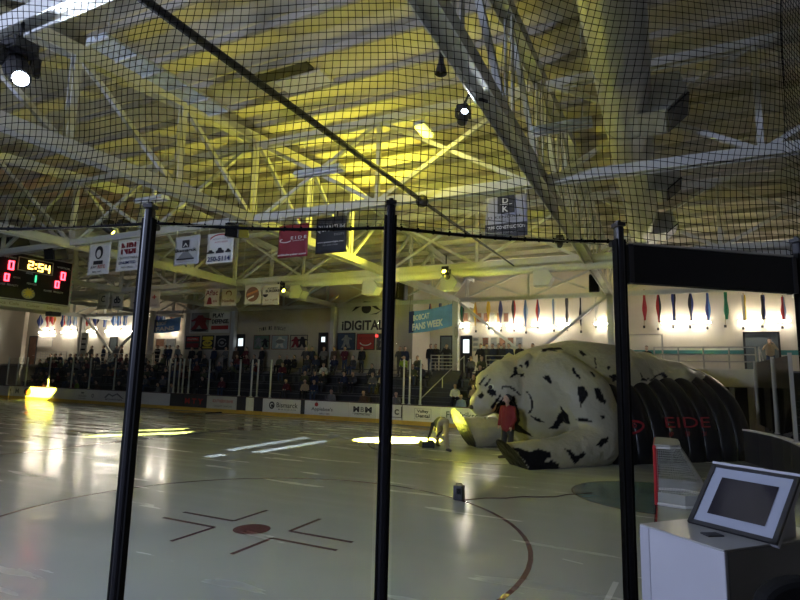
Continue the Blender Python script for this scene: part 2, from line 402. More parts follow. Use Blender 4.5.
# longitudinal bracing frames between trusses
rowname = {4.03: 'nearest the camera', 13.2: 'carrying the large banners', 22.5: 'carrying the small banners', 32.7: 'along the far columns'}
for dy in (4.03, 13.2, 22.5, 32.7):
    for i in range(len(TX)-1):
        if dy < 5 and i > 3: continue
        x1, x0 = TX[i], TX[i+1]; xm = (x0+x1)/2; zt = zroof(dy)-.25; zb = ZB
        t = thing('bracing_frame', rel(xm, dy, zb), 'cross-braced roof frame, %s bay of the row %s' % (['rightmost', 'second right', 'third right', 'fourth right', 'fifth right', 'leftmost'][i], rowname[dy]), 'roof bracing', 'lengthwise bracing frames')
        mb = MB(); mb.hbeam(rel(x0+.2, dy, zb), rel(x1-.2, dy, zb), .22, .24); build('bottom_strut', mb, STEEL, t)
        mb = MB(); mb.hbeam(rel(x0+.2, dy, zt), rel(x1-.2, dy, zt), .2, .2); build('top_strut', mb, STEEL, t)
        mb = MB(); mb.bar(rel(xm, dy, zb), rel(xm, dy, zt), .12, .12); build('post', mb, STEEL, t)
        for xa, xb in ((x0+.25, xm), (x1-.25, xm)):
            for za, zz in ((zb, zt), (zt, zb)):
                mb = MB(); mb.bar(rel(xa, dy+(.06 if za == zb else -.06), za), rel(xb, dy+(.06 if za == zb else -.06), zz), .11, .11, up=(0, 1, 0)); build('diagonal', mb, STEEL, t)
# purlins
p0 = None
for k in range(28):
    dy = -4.5+1.48*k
    z = zroof(dy)+.5
    if p0: dup(p0, rel(0, dy, z)); continue
    mb = MB(); mb.bar(rel(-71, dy, z), rel(11, dy, z), .08, .17); mb.bar(rel(-71, dy+.03, z-.085), rel(11, dy+.03, z-.085), .07, .02)
    p0 = build('purlin', mb, PURL, org=rel(0, dy, z)); tag(p0, 'long steel purlin running under the roof deck', 'purlin', 'roof purlins'); kids_of(p0)
# far columns with crossed braces
cn = ['far right', 'right of the inflatable cat', 'right of the hanging blue and black fan banner', 'on the tan wall left of the eye sign', 'beyond the left white wall block', 'behind the left stand', 'at the far left']
for i, tx in enumerate(TX):
    x = rel(tx, 0, 0).x; t = thing('steel_column', (x, CAM.y+32.62, 0), 'pale steel column rising from the bleachers, %s' % cn[i], 'column', 'far side columns')
    mb = MB(); mb.bar((x, CAM.y+32.62, 0), (x, CAM.y+32.62, ZB), .34, .34); build('shaft', mb, STEEL, t)
    mb = MB(); mb.box((x, CAM.y+32.62, .02), (.55, .55, .04)); mb.box((x, CAM.y+32.62, ZB-.02), (.6, .5, .04)); build('plate', mb, STEEL, t)
for i, nm in ((1, 'behind the inflatable cat'), (5, 'behind the left stand')):
    xa, xb = rel(TX[i], 0, 0).x-.2, rel(TX[i+1], 0, 0).x+.2
    for s_ in (0, 1):
        mb = MB(); y = CAM.y+32.62+.06*(1 if s_ else -1)
        mb.bar((xa if s_ else xb, y, .3), (xb if s_ else xa, y, ZB-.15), .16, .16, up=(0, 1, 0))
        tag(build('cross_brace', mb, STEEL, org=((xa if s_ else xb), y, .3)), 'long diagonal steel brace %s, rising to the %s' % (nm, 'left' if s_ else 'right'), 'brace', 'crossed column braces')
# round main duct with side outlets
DX, DR, DZc = rel(-.5, 0, 0).x, .50, 8.45
t = thing('air_duct', (DX, CAM.y+4, DZc), 'large round galvanised air duct running across under the roof', 'air duct')
mb = MB(); pts = [(DX, CAM.y+2+.5*k, DZc) for k in range(45)]; mb.tube(pts, DR, 28); build('pipe', mb, DUCTM, t, smooth=True)
for k in range(9): mb = MB(); mb.tube([(DX, CAM.y+2.5+2.5*k, DZc), (DX, CAM.y+2.58+2.5*k, DZc)], DR+.02, 28); build('joint_band', mb, DUCTM, t)
for k, dy in enumerate((6.9, 12.0, 17.0, 22.0)):
    y = CAM.y+dy; mb = MB(); mb.prism([(DX+.1, y-.6, DZc+.32), (DX+1.0, y-.6, DZc+.32), (DX+1.15, y-.6, DZc-.1), (DX+.75, y-.6, DZc-.45), (DX+.1, y-.6, DZc-.45)], (0, 1.2, 0))
    o = build('outlet', mb, DUCTM, t); mb = MB(); mb.prism([(DX+1.15, y-.52, DZc-.12), (DX+.78, y-.52, DZc-.44), (DX+.80, y-.52, DZc-.47), (DX+1.18, y-.52, DZc-.15)], (0, 1.04, 0)); build('grille', mb, BLACK, o)
mb = MB()
for k in range(8): mb.tube([(DX, CAM.y+3+2.6*k, DZc+DR), (DX, CAM.y+3+2.6*k, zroof(3+2.6*k)+.4)], .015, 6)
build('hanger_rod', mb, STEEL, t)
# lengthwise duct on the far side
y = CAM.y+23.3; z = 7.42
t = thing('air_duct', (-12, y, z), 'long round duct running lengthwise below the far trusses', 'air duct')
mb = MB(); mb.tube([(-30+1.0*k, y, z) for k in range(46)], .26, 18); build('pipe', mb, STEEL, t, smooth=True)
for px, py in ((232, 290), (299, 287), (372, 284), (450, 280), (543, 275)):
    x = atY(px, py, y).x; mb = MB(); mb.prism([(x-.36, y-.3, z-.18), (x+.24, y-.3, z-.18), (x+.46, y-.3, z-.5), (x+.26, y-.3, z-.86), (x-.36, y-.3, z-.86)], (0, .6, 0)); build('outlet', mb, STEEL, t)
mb = MB()
for k in range(10): mb.tube([(-29+4.7*k, y, z+.2), (-29+4.7*k, y, zroof(23.3)+.4)], .015, 6)
build('hanger_rod', mb, STEEL, t)
# black lighting pipe
px0 = CAM.x-1.215*4.75; zp = CAM.z+4.75
t = thing('lighting_pipe', (px0, CAM.y+4, zp), 'black lighting pipe with bundled cable running across under the trusses', 'pipe')
mb = MB(); mb.tube([(px0-.12, CAM.y+3.2, zp), (px0, CAM.y+13, zp)], .065, 12); build('pipe', mb, BLACK, t)
mb = MB(); mb.tube([(px0, CAM.y+13, zp), (px0+.1, CAM.y+17, zp-.02), (px0+.2, CAM.y+22.4, zp)], [.05, .045, .03], 8); build('cable', mb, BLACK, t)
mb = MB(); mb.ball((px0, CAM.y+13.1, zp), .18, 14, 10); mb.bar((px0, CAM.y+13.2, zp), (px0, CAM.y+13.2, ZB), .05, .05); build('clamp', mb, BLACK, t)
mb = MB(); mb.bar((px0-.11, CAM.y+4.03, zp), (px0-.11, CAM.y+4.03, ZB), .05, .05); build('clamp', mb, BLACK, t)
# lamps hung under the roof
LAMPW = pm('lamp_reflector', (.55, .60, .66), .4)
def strip_lamp(c, L, along, label):
    c = V(c); t = thing('strip_lamp', c, label, 'lamp', 'unlit strip lamps'); d = V(along)
    mb = MB(); sd = V((-d.y, d.x, 0)); a = c-d*L/2; b_ = c+d*L/2
    mb.prism([a-sd*.2, a-sd*.12+V((0, 0, .12)), a+sd*.12+V((0, 0, .12)), a+sd*.2], d*L); build('housing', mb, LAMPW, t)
    mb = MB()
    for k in (-.08, .08): mb.tube([a+sd*k+V((0, 0, -.02)), b_+sd*k+V((0, 0, -.02))], .02, 8)
    build('tube', mb, WHITE, t); mb = MB(); zt = zroof(c.y-CAM.y)+.35
    for k in (.15, .85): q = a.lerp(b_, k); mb.tube([q+V((0, 0, .1)), V((q.x, q.y, zt))], .008, 5)
    build('hanger_rod', mb, STEEL, t); return t
for n, (xa, ya, xb, yb, w) in enumerate(((297, 177, 342, 169, 'crossing in front of the yellow-lit braces'), (532, 134, 592, 124, 'left of the round duct'), (137, 203, 166, 199, 'above the left black post'), (448, 234, 482, 232, 'right of the middle black post'))):
    a, b_ = atZ(xa, ya, 7.9), atZ(xb, yb, 7.9); strip_lamp((a+b_)/2, (b_-a).length, (1, 0, 0), 'pale unlit strip lamp under the roof, '+w)
c = (atZ(95, 46, 9.35)+atZ(222, 110, 9.35))/2
t = thing('ceiling_heater', c, 'long pale blue-white radiant panel under the roof at upper left', 'heater panel')
mb = MB()
for k in (-.17, .17): mb.prism([(c.x+k-.16, c.y-1.75, c.z), (c.x+k-.11, c.y-1.75, c.z+.1), (c.x+k+.11, c.y-1.75, c.z+.1), (c.x+k+.16, c.y-1.75, c.z)], (0, 3.5, 0))
build('panel', mb, LAMPW, t); mb = MB()
for k in range(6): mb = MB(); mb.box((c.x, c.y-1.7+.68*k, c.z-.01), (.72, .04, .05)); build('rib', mb, STEEL, t)
mb = MB()
for k in (-1.5, 1.5): mb.tube([(c.x, c.y+k, c.z+.05), (c.x, c.y+k, zroof(c.y+k-CAM.y)+.5)], .012, 6)
build('hanger_rod', mb, STEEL, t)
# roof hatch
c = atZ(288, 83, 10.45); c.z = zroof(c.y-CAM.y)+.58; t = thing('roof_hatch', c, 'dark open hatch with a pale lining panel in the roof deck', 'roof hatch')
mb = MB(); mb.box(c+V((-.1, -.3, -.02)), (1.9, .55, .08)); build('opening', mb, BLACK, t); mb = MB(); mb.box(c+V((.25, .45, -.03)), (1.5, .8, .1)); build('lining_panel', mb, WHITE, t)
# ------------------------------------------------------------------ moving-head spotlights, speakers
LENS = emat('lamp_lens_white', (.75, .85, 1.0), 14); LENSY = emat('lamp_lens_yellow', (1.0, .95, .12), 14); LENSO = pm('lens_off', (.05, .05, .06), .1)
def moving_head(p, aim, label, lens, mount=None, sc=1.0):
    p = V(p); t = thing('moving_head_light', p, label, 'stage light', 'moving-head stage lights'); d = (V(aim)-p).normalized()
    up = V((0, 0, 1)); sd = d.cross(up); sd = sd.normalized() if sd.length > .01 else V((1, 0, 0)); q = sd.cross(d)
    R_ = Matrix((sd, q, -d)).transposed(); mb = MB(); mb.box(p+V((0, 0, .30*sc)), (.34*sc, .30*sc, .16*sc)); build('base', mb, BLACK, t, bevel=.02)
    mb = MB(); n2 = V((sd.x, sd.y, 0)).normalized()
    for k in (-1, 1): mb.bar(p+n2*(k*.19*sc), p+n2*(k*.19*sc)+V((0, 0, .26*sc)), .05*sc, .12*sc)
    mb.box(p+V((0, 0, .24*sc)), (.3*sc, .3*sc, .05)); build('yoke', mb, BLACK, t)
    mb = MB(); mb.tube([p-d*.22*sc, p-d*.16*sc, p+d*.05*sc, p+d*.25*sc], [.10*sc, .15*sc, .16*sc, .12*sc], 16); h = build('head', mb, BLACK, t, smooth=False)
    mb = MB(); mb.tube([p+d*.245*sc, p+d*.262*sc], .095*sc, 16); build('lens', mb, lens, h)
    if mount: mb = MB(); mb.tube([p+V((0, 0, .36*sc)), V(mount)], .025, 8); build('clamp', mb, BLACK, t)
    return t, p+d*.29*sc
def speaker(px, py, Y, w, h, label, tilt=0, z=None, mount=None):
    c = atY(px, py, Y); t = thing('loudspeaker', c, label, 'loudspeaker', 'hung loudspeakers'); R_ = Matrix.Rotation(math.radians(tilt), 3, 'Y') @ Matrix.Rotation(.25, 3, 'X')
    mb = MB(); mb.box(c, (w, w*.8, h), R_, taper=.82); build('cabinet', mb, BLACK, t, bevel=.03)
    mb = MB(); mb.box(c+R_ @ V((0, -w*.41, 0)), (w*.8, .02, h*.88), R_); build('grille', mb, RUBBER, t)
    mb = MB(); mb.tube([c+V((0, 0, h*.45)), mount or V((c.x, c.y, c.z+h*.5+.9))], .025, 6); build('bracket', mb, BLACK, t); return t
HEADS = {}
def headat(key, px, py, Y, aim, label, lens, sc=1.0):
    c = atY(px, py, Y); t, tip = moving_head(c, aim, label, lens, (c.x, Y, ZB if ZB > c.z+.5 else c.z+.9), sc); HEADS[key] = tip; return t
YL1 = CAM.y+4.03
headat('left', 17, 70, YL1, (1.6, -4.2, 3.4), 'black moving-head light with a white glowing lens at upper left', LENS, 1.1)
c = atX(463, 118, CAM.x-3.05); t, tip = moving_head(c, (3.62, .55, 7.4), 'black moving-head light clamped under the steep truss at top centre', LENS, None, .62); HEADS['truss'] = tip
mb = MB(); mb.tube([c+V((0, 0, .2)), c+V((.1, 0, .42)), (CAM.x-2.6, c.y, ZB-.1)], .03, 8); build('clamp', mb, BLACK, t)
headat('arc', 560, 243, CAM.y+22.5, (3, 8, 0), 'small black stage light left of the right black post', LENSO, .85)
headat('mid', 446, 275, CAM.y+22.5, (-2.6, 11, 9.5), 'black stage light with a lit lens right of the middle black post', LENSY, 1.0)
headat('banner', 281, 289, CAM.y+22.5, (-.3, 12.6, 1.5), 'small black stage light at the right end of the small banners', LENSY, .9)
headat('left2', 108, 229, CAM.y+13.2, (-3.55, 13.05, 0), 'black stage light on the strut above the left pair of white banners', LENSY, .9)
headat('left3', 123, 229, CAM.y+13.2, (-38.65, YF, .75), 'second black stage light on the strut, above the dark red logo banner', LENSY, .9)
speaker(237, 230, CAM.y+12.9, .62, .46, 'wide black loudspeaker above the phone number banner', 12)
speaker(402, 291, CAM.y+28, .62, 1.0, 'black loudspeaker tilted on the corner of the tan wall block', 10)
speaker(404, 293+82, CAM.y+31.5, .4, .7, 'small black loudspeaker low beside the middle black post', 0)
speaker(594, 283, CAM.y+30, .55, .95, 'black loudspeaker hung left of the right black post', 0)
speaker(15, 245, CAM.y+14.0, 1.1, .75, 'black loudspeaker hung left above the scoreboard', 5)
speaker(56, 253, CAM.y+13.6, .75, .55, 'black loudspeaker hung right above the scoreboard', 5)
# bell lamps
def bell(px, py, z, label, lens):
    c = atZ(px, py, z); t = thing('high_bay_lamp', c, label, 'lamp', 'high-bay lamps'); zt = zroof(c.y-CAM.y)+.3
    mb = MB(); mb.tube([c, c+V((0, 0, .09)), c+V((0, 0, .2)), c+V((0, 0, .42))], [.10, .085, .05, .04], 18, cap=False); build('shade', mb, BLKM, t)
    mb = MB(); mb.ball(c+V((0, 0, .1)), .075, 12, 8); build('bulb', mb, lens, t); mb = MB(); mb.tube([c+V((0, 0, .42)), (c.x, c.y, zt)], .012, 6); build('hanger_rod', mb, BLACK, t); return c
bell(441, 74, 7.6, 'dark bell-shaped lamp beside the steep truss at top centre', LENSO)
# ------------------------------------------------------------------ ceiling lamp glowing yellow
c = atZ(424, 132, 8.9); YLAMP = c.copy()
t = thing('high_bay_lamp', c, 'yellow glowing high-bay lamp under the roof at top centre', 'lamp', 'high-bay lamps')
GLOWY = emat('glow_yellow', (1.0, .93, .12), 5)
mb = MB(); mb.box(c+V((0, 0, .1)), (.30, .74, .12)); build('housing', mb, LAMPW, t, bevel=.03); mb = MB(); mb.box(c+V((0, 0, .0)), (.22, .64, .06)); build('lens', mb, GLOWY, t)
mb = MB(); mb.tube([c+V((0, 0, .15)), (c.x, c.y, zroof(c.y-CAM.y)+.4)], .012, 6); build('hanger_rod', mb, STEEL, t)
# ================================================================== BANNERS
RX, UZ = V((1, 0, 0)), V((0, 0, 1))
def banner(x0, y0, x1, y1, Y, label, cat, cloth, art, group, ztop):
    c, w, h = wrect(x0, y0, x1, y1, Y); t = thing('banner', (c.x, Y, c.z-h/2), label, cat, group); mb = MB(); nx, nz = 10, 8; vs = []
    for k in (0, 1):
        for j in range(nz+1):
            for i in range(nx+1):
                u, v = i/nx, j/nz; vs.append((c.x+(u-.5)*w, Y+.012*math.sin(u*9+v*3)*(1-v*.7)+.006*k, c.z+(v-.5)*h))
    q = (nx+1)*(nz+1); fs = []
    for j in range(nz):
        for i in range(nx):
            a = j*(nx+1)+i; fs.append([a, a+1, a+nx+2, a+nx+1]); fs.append([q+a, q+a+nx+1, q+a+nx+2, q+a+1])
    edge = [i for i in range(nx+1)] + [j*(nx+1)+nx for j in range(1, nz+1)] + [nz*(nx+1)+i for i in range(nx-1, -1, -1)] + [j*(nx+1) for j in range(nz-1, 0, -1)]
    for a, b_ in zip(edge, edge[1:]+edge[:1]): fs.append([a, b_, q+b_, q+a])
    mb.add(vs, fs); build('cloth', mb, cloth, t, smooth=True)
    mb = MB()
    for s_ in (-.46, .46): mb.tube([(c.x+s_*w, Y, c.z+h/2-.02), (c.x+s_*w, Y, max(ztop, c.z+h/2+.05))], .008, 5)
    build('tie', mb, WHITE, t)
    F = lambda dx, dz, k: V((c.x+dx*w, Y-.026-.003*k, c.z+dz*h))
    for k, a in enumerate(art):
        if a[0] == 't': lettering(a[1], a[2], t, F(a[3], a[4], k), RX, UZ, a[5]*w, a[6]*h, a[7] if len(a) > 7 else .01)
        elif a[0] == 'p': build(a[4] if len(a) > 4 else 'logo', flat(F(0, 0, k), RX, UZ, [(p[0]*w, p[1]*h) for p in a[1]], (0, 1, 0), .0025), a[2], t)
    return t
def box_(cx, cy, w, h): return [(cx-w/2, cy-h/2), (cx+w/2, cy-h/2), (cx+w/2, cy+h/2), (cx-w/2, cy+h/2)]
def el_(cx, cy, w, h, a0=0, a1=2*math.pi, n=20): return [(cx+w/2*math.cos(a0+(a1-a0)*k/n), cy+h/2*math.sin(a0+(a1-a0)*k/n)) for k in range(n+(0 if a1-a0 > 6 else 1))]
def arc_(cx, cy, w, h, a0, a1, th, n=14):
    o = [(cx+w/2*math.cos(a0+(a1-a0)*k/n), cy+h/2*math.sin(a0+(a1-a0)*k/n)) for k in range(n+1)]
    i = [(cx+(w/2-th)*math.cos(a0+(a1-a0)*k/n), cy+(h/2-th)*math.sin(a0+(a1-a0)*k/n)) for k in range(n+1)]
    return o+i[::-1]
YA = CAM.y+13.0; YB = CAM.y+22.2; GA, GB = 'large banners hung under the bracing', 'small banners hung under the far bracing'
INK = pm('black_ink', (.015, .015, .02), .6); INKB = pm('navy_ink', (.02, .03, .12), .6); GREYI = pm('grey_ink', (.20, .20, .20), .6); PALE = pm('pale_ink', (.62, .60, .60), .6)
def car_(cx, cy, w, h): return [(cx-w/2, cy-h*.4), (cx+w/2, cy-h*.4), (cx+w/2, cy), (cx+w*.28, cy+h*.1), (cx+w*.15, cy+h*.5), (cx-w*.2, cy+h*.5), (cx-w*.34, cy+h*.05), (cx-w/2, cy)]
banner(88.5, 243.5, 110, 274.5, YA, 'white banner with a black portrait above red lettering', 'banner', WHITE, [('p', el_(0, .2, .36, .42), INK), ('p', el_(-.01, .16, .2, .26), WHITE, .012), ('p', box_(0, -.12, .42, .12), INK), ('t', 'JUST', INK, -.18, -.27, .3, .09, .02), ('t', 'RITE', REDP, .18, -.26, .34, .11, .02), ('t', 'MN  ND', INK, 0, -.41, .4, .05)], GA, ZB-.1)
banner(117, 239, 140.5, 270.5, YA, 'white banner with a dark red block letter logo', 'banner', WHITE, [('t', 'NBI', MAROON, 0, .2, .62, .36, .05), ('p', box_(0, .2, .6, .04), WHITE, .012), ('t', 'OUTFITTERS', GREYI, 0, -.1, .8, .07), ('t', 'UNLIMITED', INKB, 0, -.25, .7, .09, .02), ('t', '701-223', INK, 0, -.4, .5, .06)], GA, ZB-.1)
banner(175, 236, 199.5, 264.5, YA, 'grey-white banner with a black mountain logo', 'banner', pm('grey_vinyl', (.48, .48, .50), .55), [('p', box_(-.05, .22, .28, .26), INK), ('p', [(-.15, .12), (-.05, .26), (.05, .12), (.02, .12), (-.05, .2), (-.12, .12)], WHITE, .012), ('t', 'Bismarck', INK, -.02, .0, .86, .12, .03), ('p', [(-.12, -.06), (.08, -.06), (.3, -.28), (-.34, -.28)], GREYI), ('p', box_(-.02, -.31, .7, .05), INK), ('t', 'CONCRETE CO', GREYI, 0, -.41, .7, .05)], GA, ZB-.1)
banner(207, 233, 233.5, 263, YA, 'white banner with three car silhouettes and a phone number', 'banner', WHITE, [('p', arc_(.0, .27, .8, .38, .5, 2.9, .035), REDP), ('t', 'ACCEPT THE BEST', GREYI, .08, .30, .7, .05), ('t', 'AUTO BODY', REDP, .06, .19, .5, .05), ('p', car_(-.32, -.12, .28, .13), INK), ('p', car_(.03, -.1, .3, .2), INK), ('p', car_(.34, -.12, .2, .13), INK), ('t', '250-5114', INKB, .0, -.36, .84, .16, .03)], GA, ZB-.1)
banner(278.5, 224.5, 308, 257, YA, 'maroon banner with a white swoosh logo and web address', 'banner', MAROON, [('p', arc_(-.24, .02, .4, .15, 2.2, 6.0, .03), PALE), ('t', 'E I D E', PALE, .2, .08, .52, .09, .02), ('t', 'CHRYSLER', PALE, .2, -.01, .4, .03), ('t', 'eidechrysler.com', PALE, 0, -.43, .94, .08, .01)], GA, ZB-.1)
banner(316, 217, 346.5, 253, YA, 'black banner with thin white capital lettering', 'banner', NAVYBLK, [('t', 'QUANTUM', PALE, 0, .17, .9, .2, -.012), ('t', 'DIGITS', GREYI, .28, .0, .32, .06), ('t', 'www.quantumdigits.com', PALE, 0, -.2, .84, .05), ('t', '701-255-7300', GREYI, 0, -.28, .5, .04)], GA, ZB-.1)
banner(485.5, 195.5, 527.5, 237, YA, 'grey banner with two large letters in a black square over a black strip', 'banner', pm('lavender_vinyl', (.30, .30, .36), .55), [('p', box_(0, .28, .40, .42), INK), ('t', 'D', PALE, -.01, .375, .14, .13, .02), ('p', box_(0, .28, .3, .012), PALE, .012), ('t', 'K', PALE, -.01, .17, .14, .14, .02), ('t', 'D KENDALL', INK, -.02, -.02, .8, .06), ('t', 'HOMES & DESIGN', GREYI, 0, -.1, .6, .04), ('p', box_(0, -.34, 1.0, .32), INK), ('t', 'PARR CONSTRUCTION', PALE, 0, -.27, .9, .08, .01), ('t', 'GENERAL CONTRACTOR', GREYI, 0, -.4, .6, .04)], GA, ZB-.1)
sm = [(97.5, 293.5, 109, 309.5, 'small grey banner with a curled letter mark, leftmost of the far row', [('t', 'C', INK, 0, .15, .35, .4), ('t', 'COFFEE', INK, 0, -.3, .6, .1)]),
      (111.5, 294, 123.5, 309.5, 'small pale banner with two rounded letters, right of the curled letter one', [('t', 'db', INK, 0, .12, .55, .45, .03), ('t', 'BAKERY', INK, 0, -.32, .6, .1)]),
      (130, 293, 140, 309, 'small pale banner with a dark hook mark, partly behind the left black post', [('t', 'J', INK, 0, .1, .3, .5)]),
      (149, 291, 160, 308.5, 'small pink-white banner with a cross mark, just right of the left black post', [('t', '+', REDP, 0, .15, .4, .25, .03), ('t', 'clinic', GREYI, 0, -.3, .6, .1)]),
      (204.5, 288.5, 219.5, 306, 'small pale banner with cursive lettering and a dark red bell shape', [('t', 'Aflac', MAROON, 0, .25, .8, .3, .01), ('p', [(-.3, -.4), (.05, -.4), (-.02, -.05), (-.12, .02), (-.22, -.05)], MAROON), ('t', 'ask', MAROON, .25, -.22, .3, .16)]),
      (221.5, 288.5, 236.5, 306, 'small pale banner with a rounded heart mark above brown lettering', [('p', arc_(0, .2, .4, .36, -.8, 3.4, .06), BROWNP), ('t', 'Needles', BROWNP, 0, -.2, .8, .18, .02), ('t', 'n loops', BROWNP, 0, -.38, .4, .06)]),
      (244.5, 285, 261, 304.5, 'small white banner with a round brown and orange badge', [('p', el_(0, .02, .78, .76), BROWNP), ('p', [(-.34, -.06), (.3, .14), (.34, .26), (-.3, .06)], ORANP, .012), ('p', [(-.26, -.25), (.1, -.12), (.1, -.04), (-.26, -.17)], WHITE, .012)]),
      (262.5, 284.5, 279.5, 304.5, 'small white banner with a cup mark and bold black words', [('t', 'SOCIETY', INK, .1, .3, .6, .1, .02), ('t', 'BURGERS', INK, .1, .17, .8, .13, .04), ('p', el_(-.3, .02, .3, .3, math.pi, 2*math.pi), INK), ('t', 'bar + grill', BROWNP, .05, -.28, .7, .12)])]
for x0, y0, x1, y1, lab, art in sm: banner(x0, y0, x1, y1, YB, lab, 'banner', pm('cream_vinyl', (.56, .53, .47), .55), art, GB, ZB-.1)
# ================================================================== SCOREBOARD (hung over centre ice)
SX = CAM.x-28; ya, yb, za, zb = 6.254, 10.251, 5.454, 8.111; ym, zm = (ya+yb)/2, (za+zb)/2
t = thing('scoreboard', (SX-.9, ym, za), 'black hanging scoreboard with red and amber digits at left', 'scoreboard')
mb = MB(); mb.box((SX-.9, ym, zm+.18), (1.8, yb-ya, zb-za-.36)); build('cabinet', mb, pm('scoreboard_black', (.006, .006, .006), .7, spec=.15), t)
mb = MB(); mb.box((SX-.9, ym, za+.17), (1.88, yb-ya+.1, .32)); o = build('ribbon', mb, pm('ribbon_board', (.50, .46, .34), .5), t)
lettering('Coca  Cola     Culver     Scheels', pm('gold_ink', (.16, .10, .03), .5), o, (SX+.06, ym, za+.17), (0, 1, 0), UZ, 3.1, .14)
mb = MB()
for z in (za+.38, zb): mb.box((SX+.02, ym, z), (.05, yb-ya+.04, .05))
for y in (ya, yb): mb.box((SX+.02, y, zm+.18), (.05, .07, zb-za-.36))
build('trim_frame', mb, RAIL, t)
mb = MB()
for k in range(7): mb.box((SX+.02, yb+.02, za+.55+.28*k), (.12, .06, .1))
build('edge_light', mb, pm('green_lamp', (.25, .42, .30), .4), t)
SY = V((0, 1, 0)); FX = SX+.03
RLED = emat('led_red', (1.0, .04, .07), 10); ALED = emat('led_amber', (1.0, .60, .12), 6); GLED = emat('led_green', (.08, .8, .38), 1.5)
SEG = {'0': 'abcdef', '1': 'bc', '2': 'abged', '4': 'fgbc', '5': 'afgcd'}
def digit(ch, y, z, w, h, mat, th):
    mb = MB(); s_ = {'a': (0, h/2, w, th), 'd': (0, -h/2, w, th), 'g': (0, 0, w, th), 'b': (w/2, h/4, th, h/2), 'c': (w/2, -h/4, th, h/2), 'f': (-w/2, h/4, th, h/2), 'e': (-w/2, -h/4, th, h/2)}
    for q in SEG[ch]: a = s_[q]; mb.box((FX+.02, y+a[0], z+a[1]), (.03, a[2]+th*.6 if a[2] > th else th, a[3]+th*.6 if a[3] > th else th))
    o = build('digit', mb, mat, t)
digit('0', 7.242, 7.43, 0.187, 0.373, RLED, 0.066); digit('0', 7.11, 6.826, 0.165, 0.307, RLED, 0.06)
digit('0', 9.767, 7.342, 0.176, 0.351, RLED, 0.066); digit('0', 9.504, 6.859, 0.165, 0.307, RLED, 0.06)
digit('2', 8.12, 7.606, 0.198, 0.351, ALED, 0.066); digit('5', 8.604, 7.562, 0.198, 0.351, ALED, 0.066); digit('4', 8.933, 7.551, 0.198, 0.351, ALED, 0.066)
mb = MB()
for z in (7.485, 7.694): mb.box((FX+.02, 8.362, z), (.03, .08, .08))
build('colon', mb, ALED, t); digit('1', 8.373, 6.969, 0.11, 0.307, GLED, 0.066)
mb = MB()
for z in (7.276, 7.913): mb.box((FX+.02, 8.373, z), (.03, 1.65, .035))
for y in (7.549, 9.196): mb.box((FX+.02, y, 7.595), (.03, .035, .66))
build('clock_frame', mb, RAIL, t)
for s_, y, z, w in (('HOME', 7.165, 7.803, 0.55), ('VISITOR', 9.745, 7.76, 0.68), ('SHOTS', 8.098, 7.189, 0.33), ('PERIOD', 8.263, 6.683, 0.46), ('PLAYER  PENALTY', 7.165, 6.486, 0.99), ('PLAYER  PENALTY', 9.361, 6.464, 0.99), ('SHOTS ON GOAL', 7.549, 6.881, 0.33)):
    lettering(s_, PALE, t, (FX+.03, y, z), SY, UZ, w, .09, .01)
mb = flat((FX+.01, 8.153, 6.178), SY, UZ, ell(.62, .5, 24), (1, 0, 0), .03); o = build('round_logo', mb, pm('cream_print', (.35, .33, .22), .5), t)
mb = flat((FX+.03, 8.153, 6.222), SY, UZ, ell(.3, .28, 24), (1, 0, 0), .03)
for k in range(10):
    a = 2*math.pi*k/10; mb.bar((FX+.05, 8.153+.12*math.cos(a), 6.222+.12*math.sin(a)), (FX+.05, 8.153+.26*math.cos(a), 6.222+.24*math.sin(a)), .05, .02, up=(1, 0, 0))
build('sun_emblem', mb, YELP, o)
mb = MB(); mb.box((SX-.3, 9.691, za-.1), (.5, .5, .22), taper=1.0); build('corner_horn', mb, BLACK, t)
mb = MB()
for y in (ya+.4, yb-.4): mb.tube([(SX-.4, y, zb), (SX-.9, y, zroof(15)-.1)], .02, 6); mb.tube([(SX-1.5, y, zb), (SX-1.2, y, zroof(15)-.1)], .02, 6)
build('hoist_cable', mb, BLACK, t)
# ================================================================== DASHER BOARDS
def board_poly(name, path, mat, label, group=None, hgt=1.07, kick=True, inward=1, cap=None):
    """one board section along a polyline of floor points"""
    o3 = V((*path[0], 0)); t = thing('dasher_board', ((path[0][0]+path[-1][0])/2, (path[0][1]+path[-1][1])/2, 0), label, 'rink board', group)
    mb, mk, mc = MB(), MB(), MB()
    for a, b_ in zip(path, path[1:]):
        d = V((b_[0]-a[0], b_[1]-a[1], 0)).normalized(); n = V((-d.y, d.x, 0))*inward
        q = lambda p, off, z: V((p[0], p[1], z))+n*off
        for m_, o0, o1, z0, z1 in ((mb, 0, .10, .22 if kick else 0, hgt-.03), (mk, -.012, .10, 0, .22), (mc, -.03, .16, hgt-.03, hgt+.02)):
            m_.add([q(a, o0, z0), q(b_, o0, z0), q(b_, o1, z0), q(a, o1, z0), q(a, o0, z1), q(b_, o0, z1), q(b_, o1, z1), q(a, o1, z1)], [[3, 2, 1, 0], [4, 5, 6, 7], [0, 1, 5, 4], [1, 2, 6, 5], [2, 3, 7, 6], [3, 0, 4, 7]])
    build('panel', mb, mat, t)
    if kick: build('kick_plate', mk, KICK, t)
    build('cap_rail', mc, cap or CAPM, t); return t
fx = lambda px: atY(px, 397, YF).x
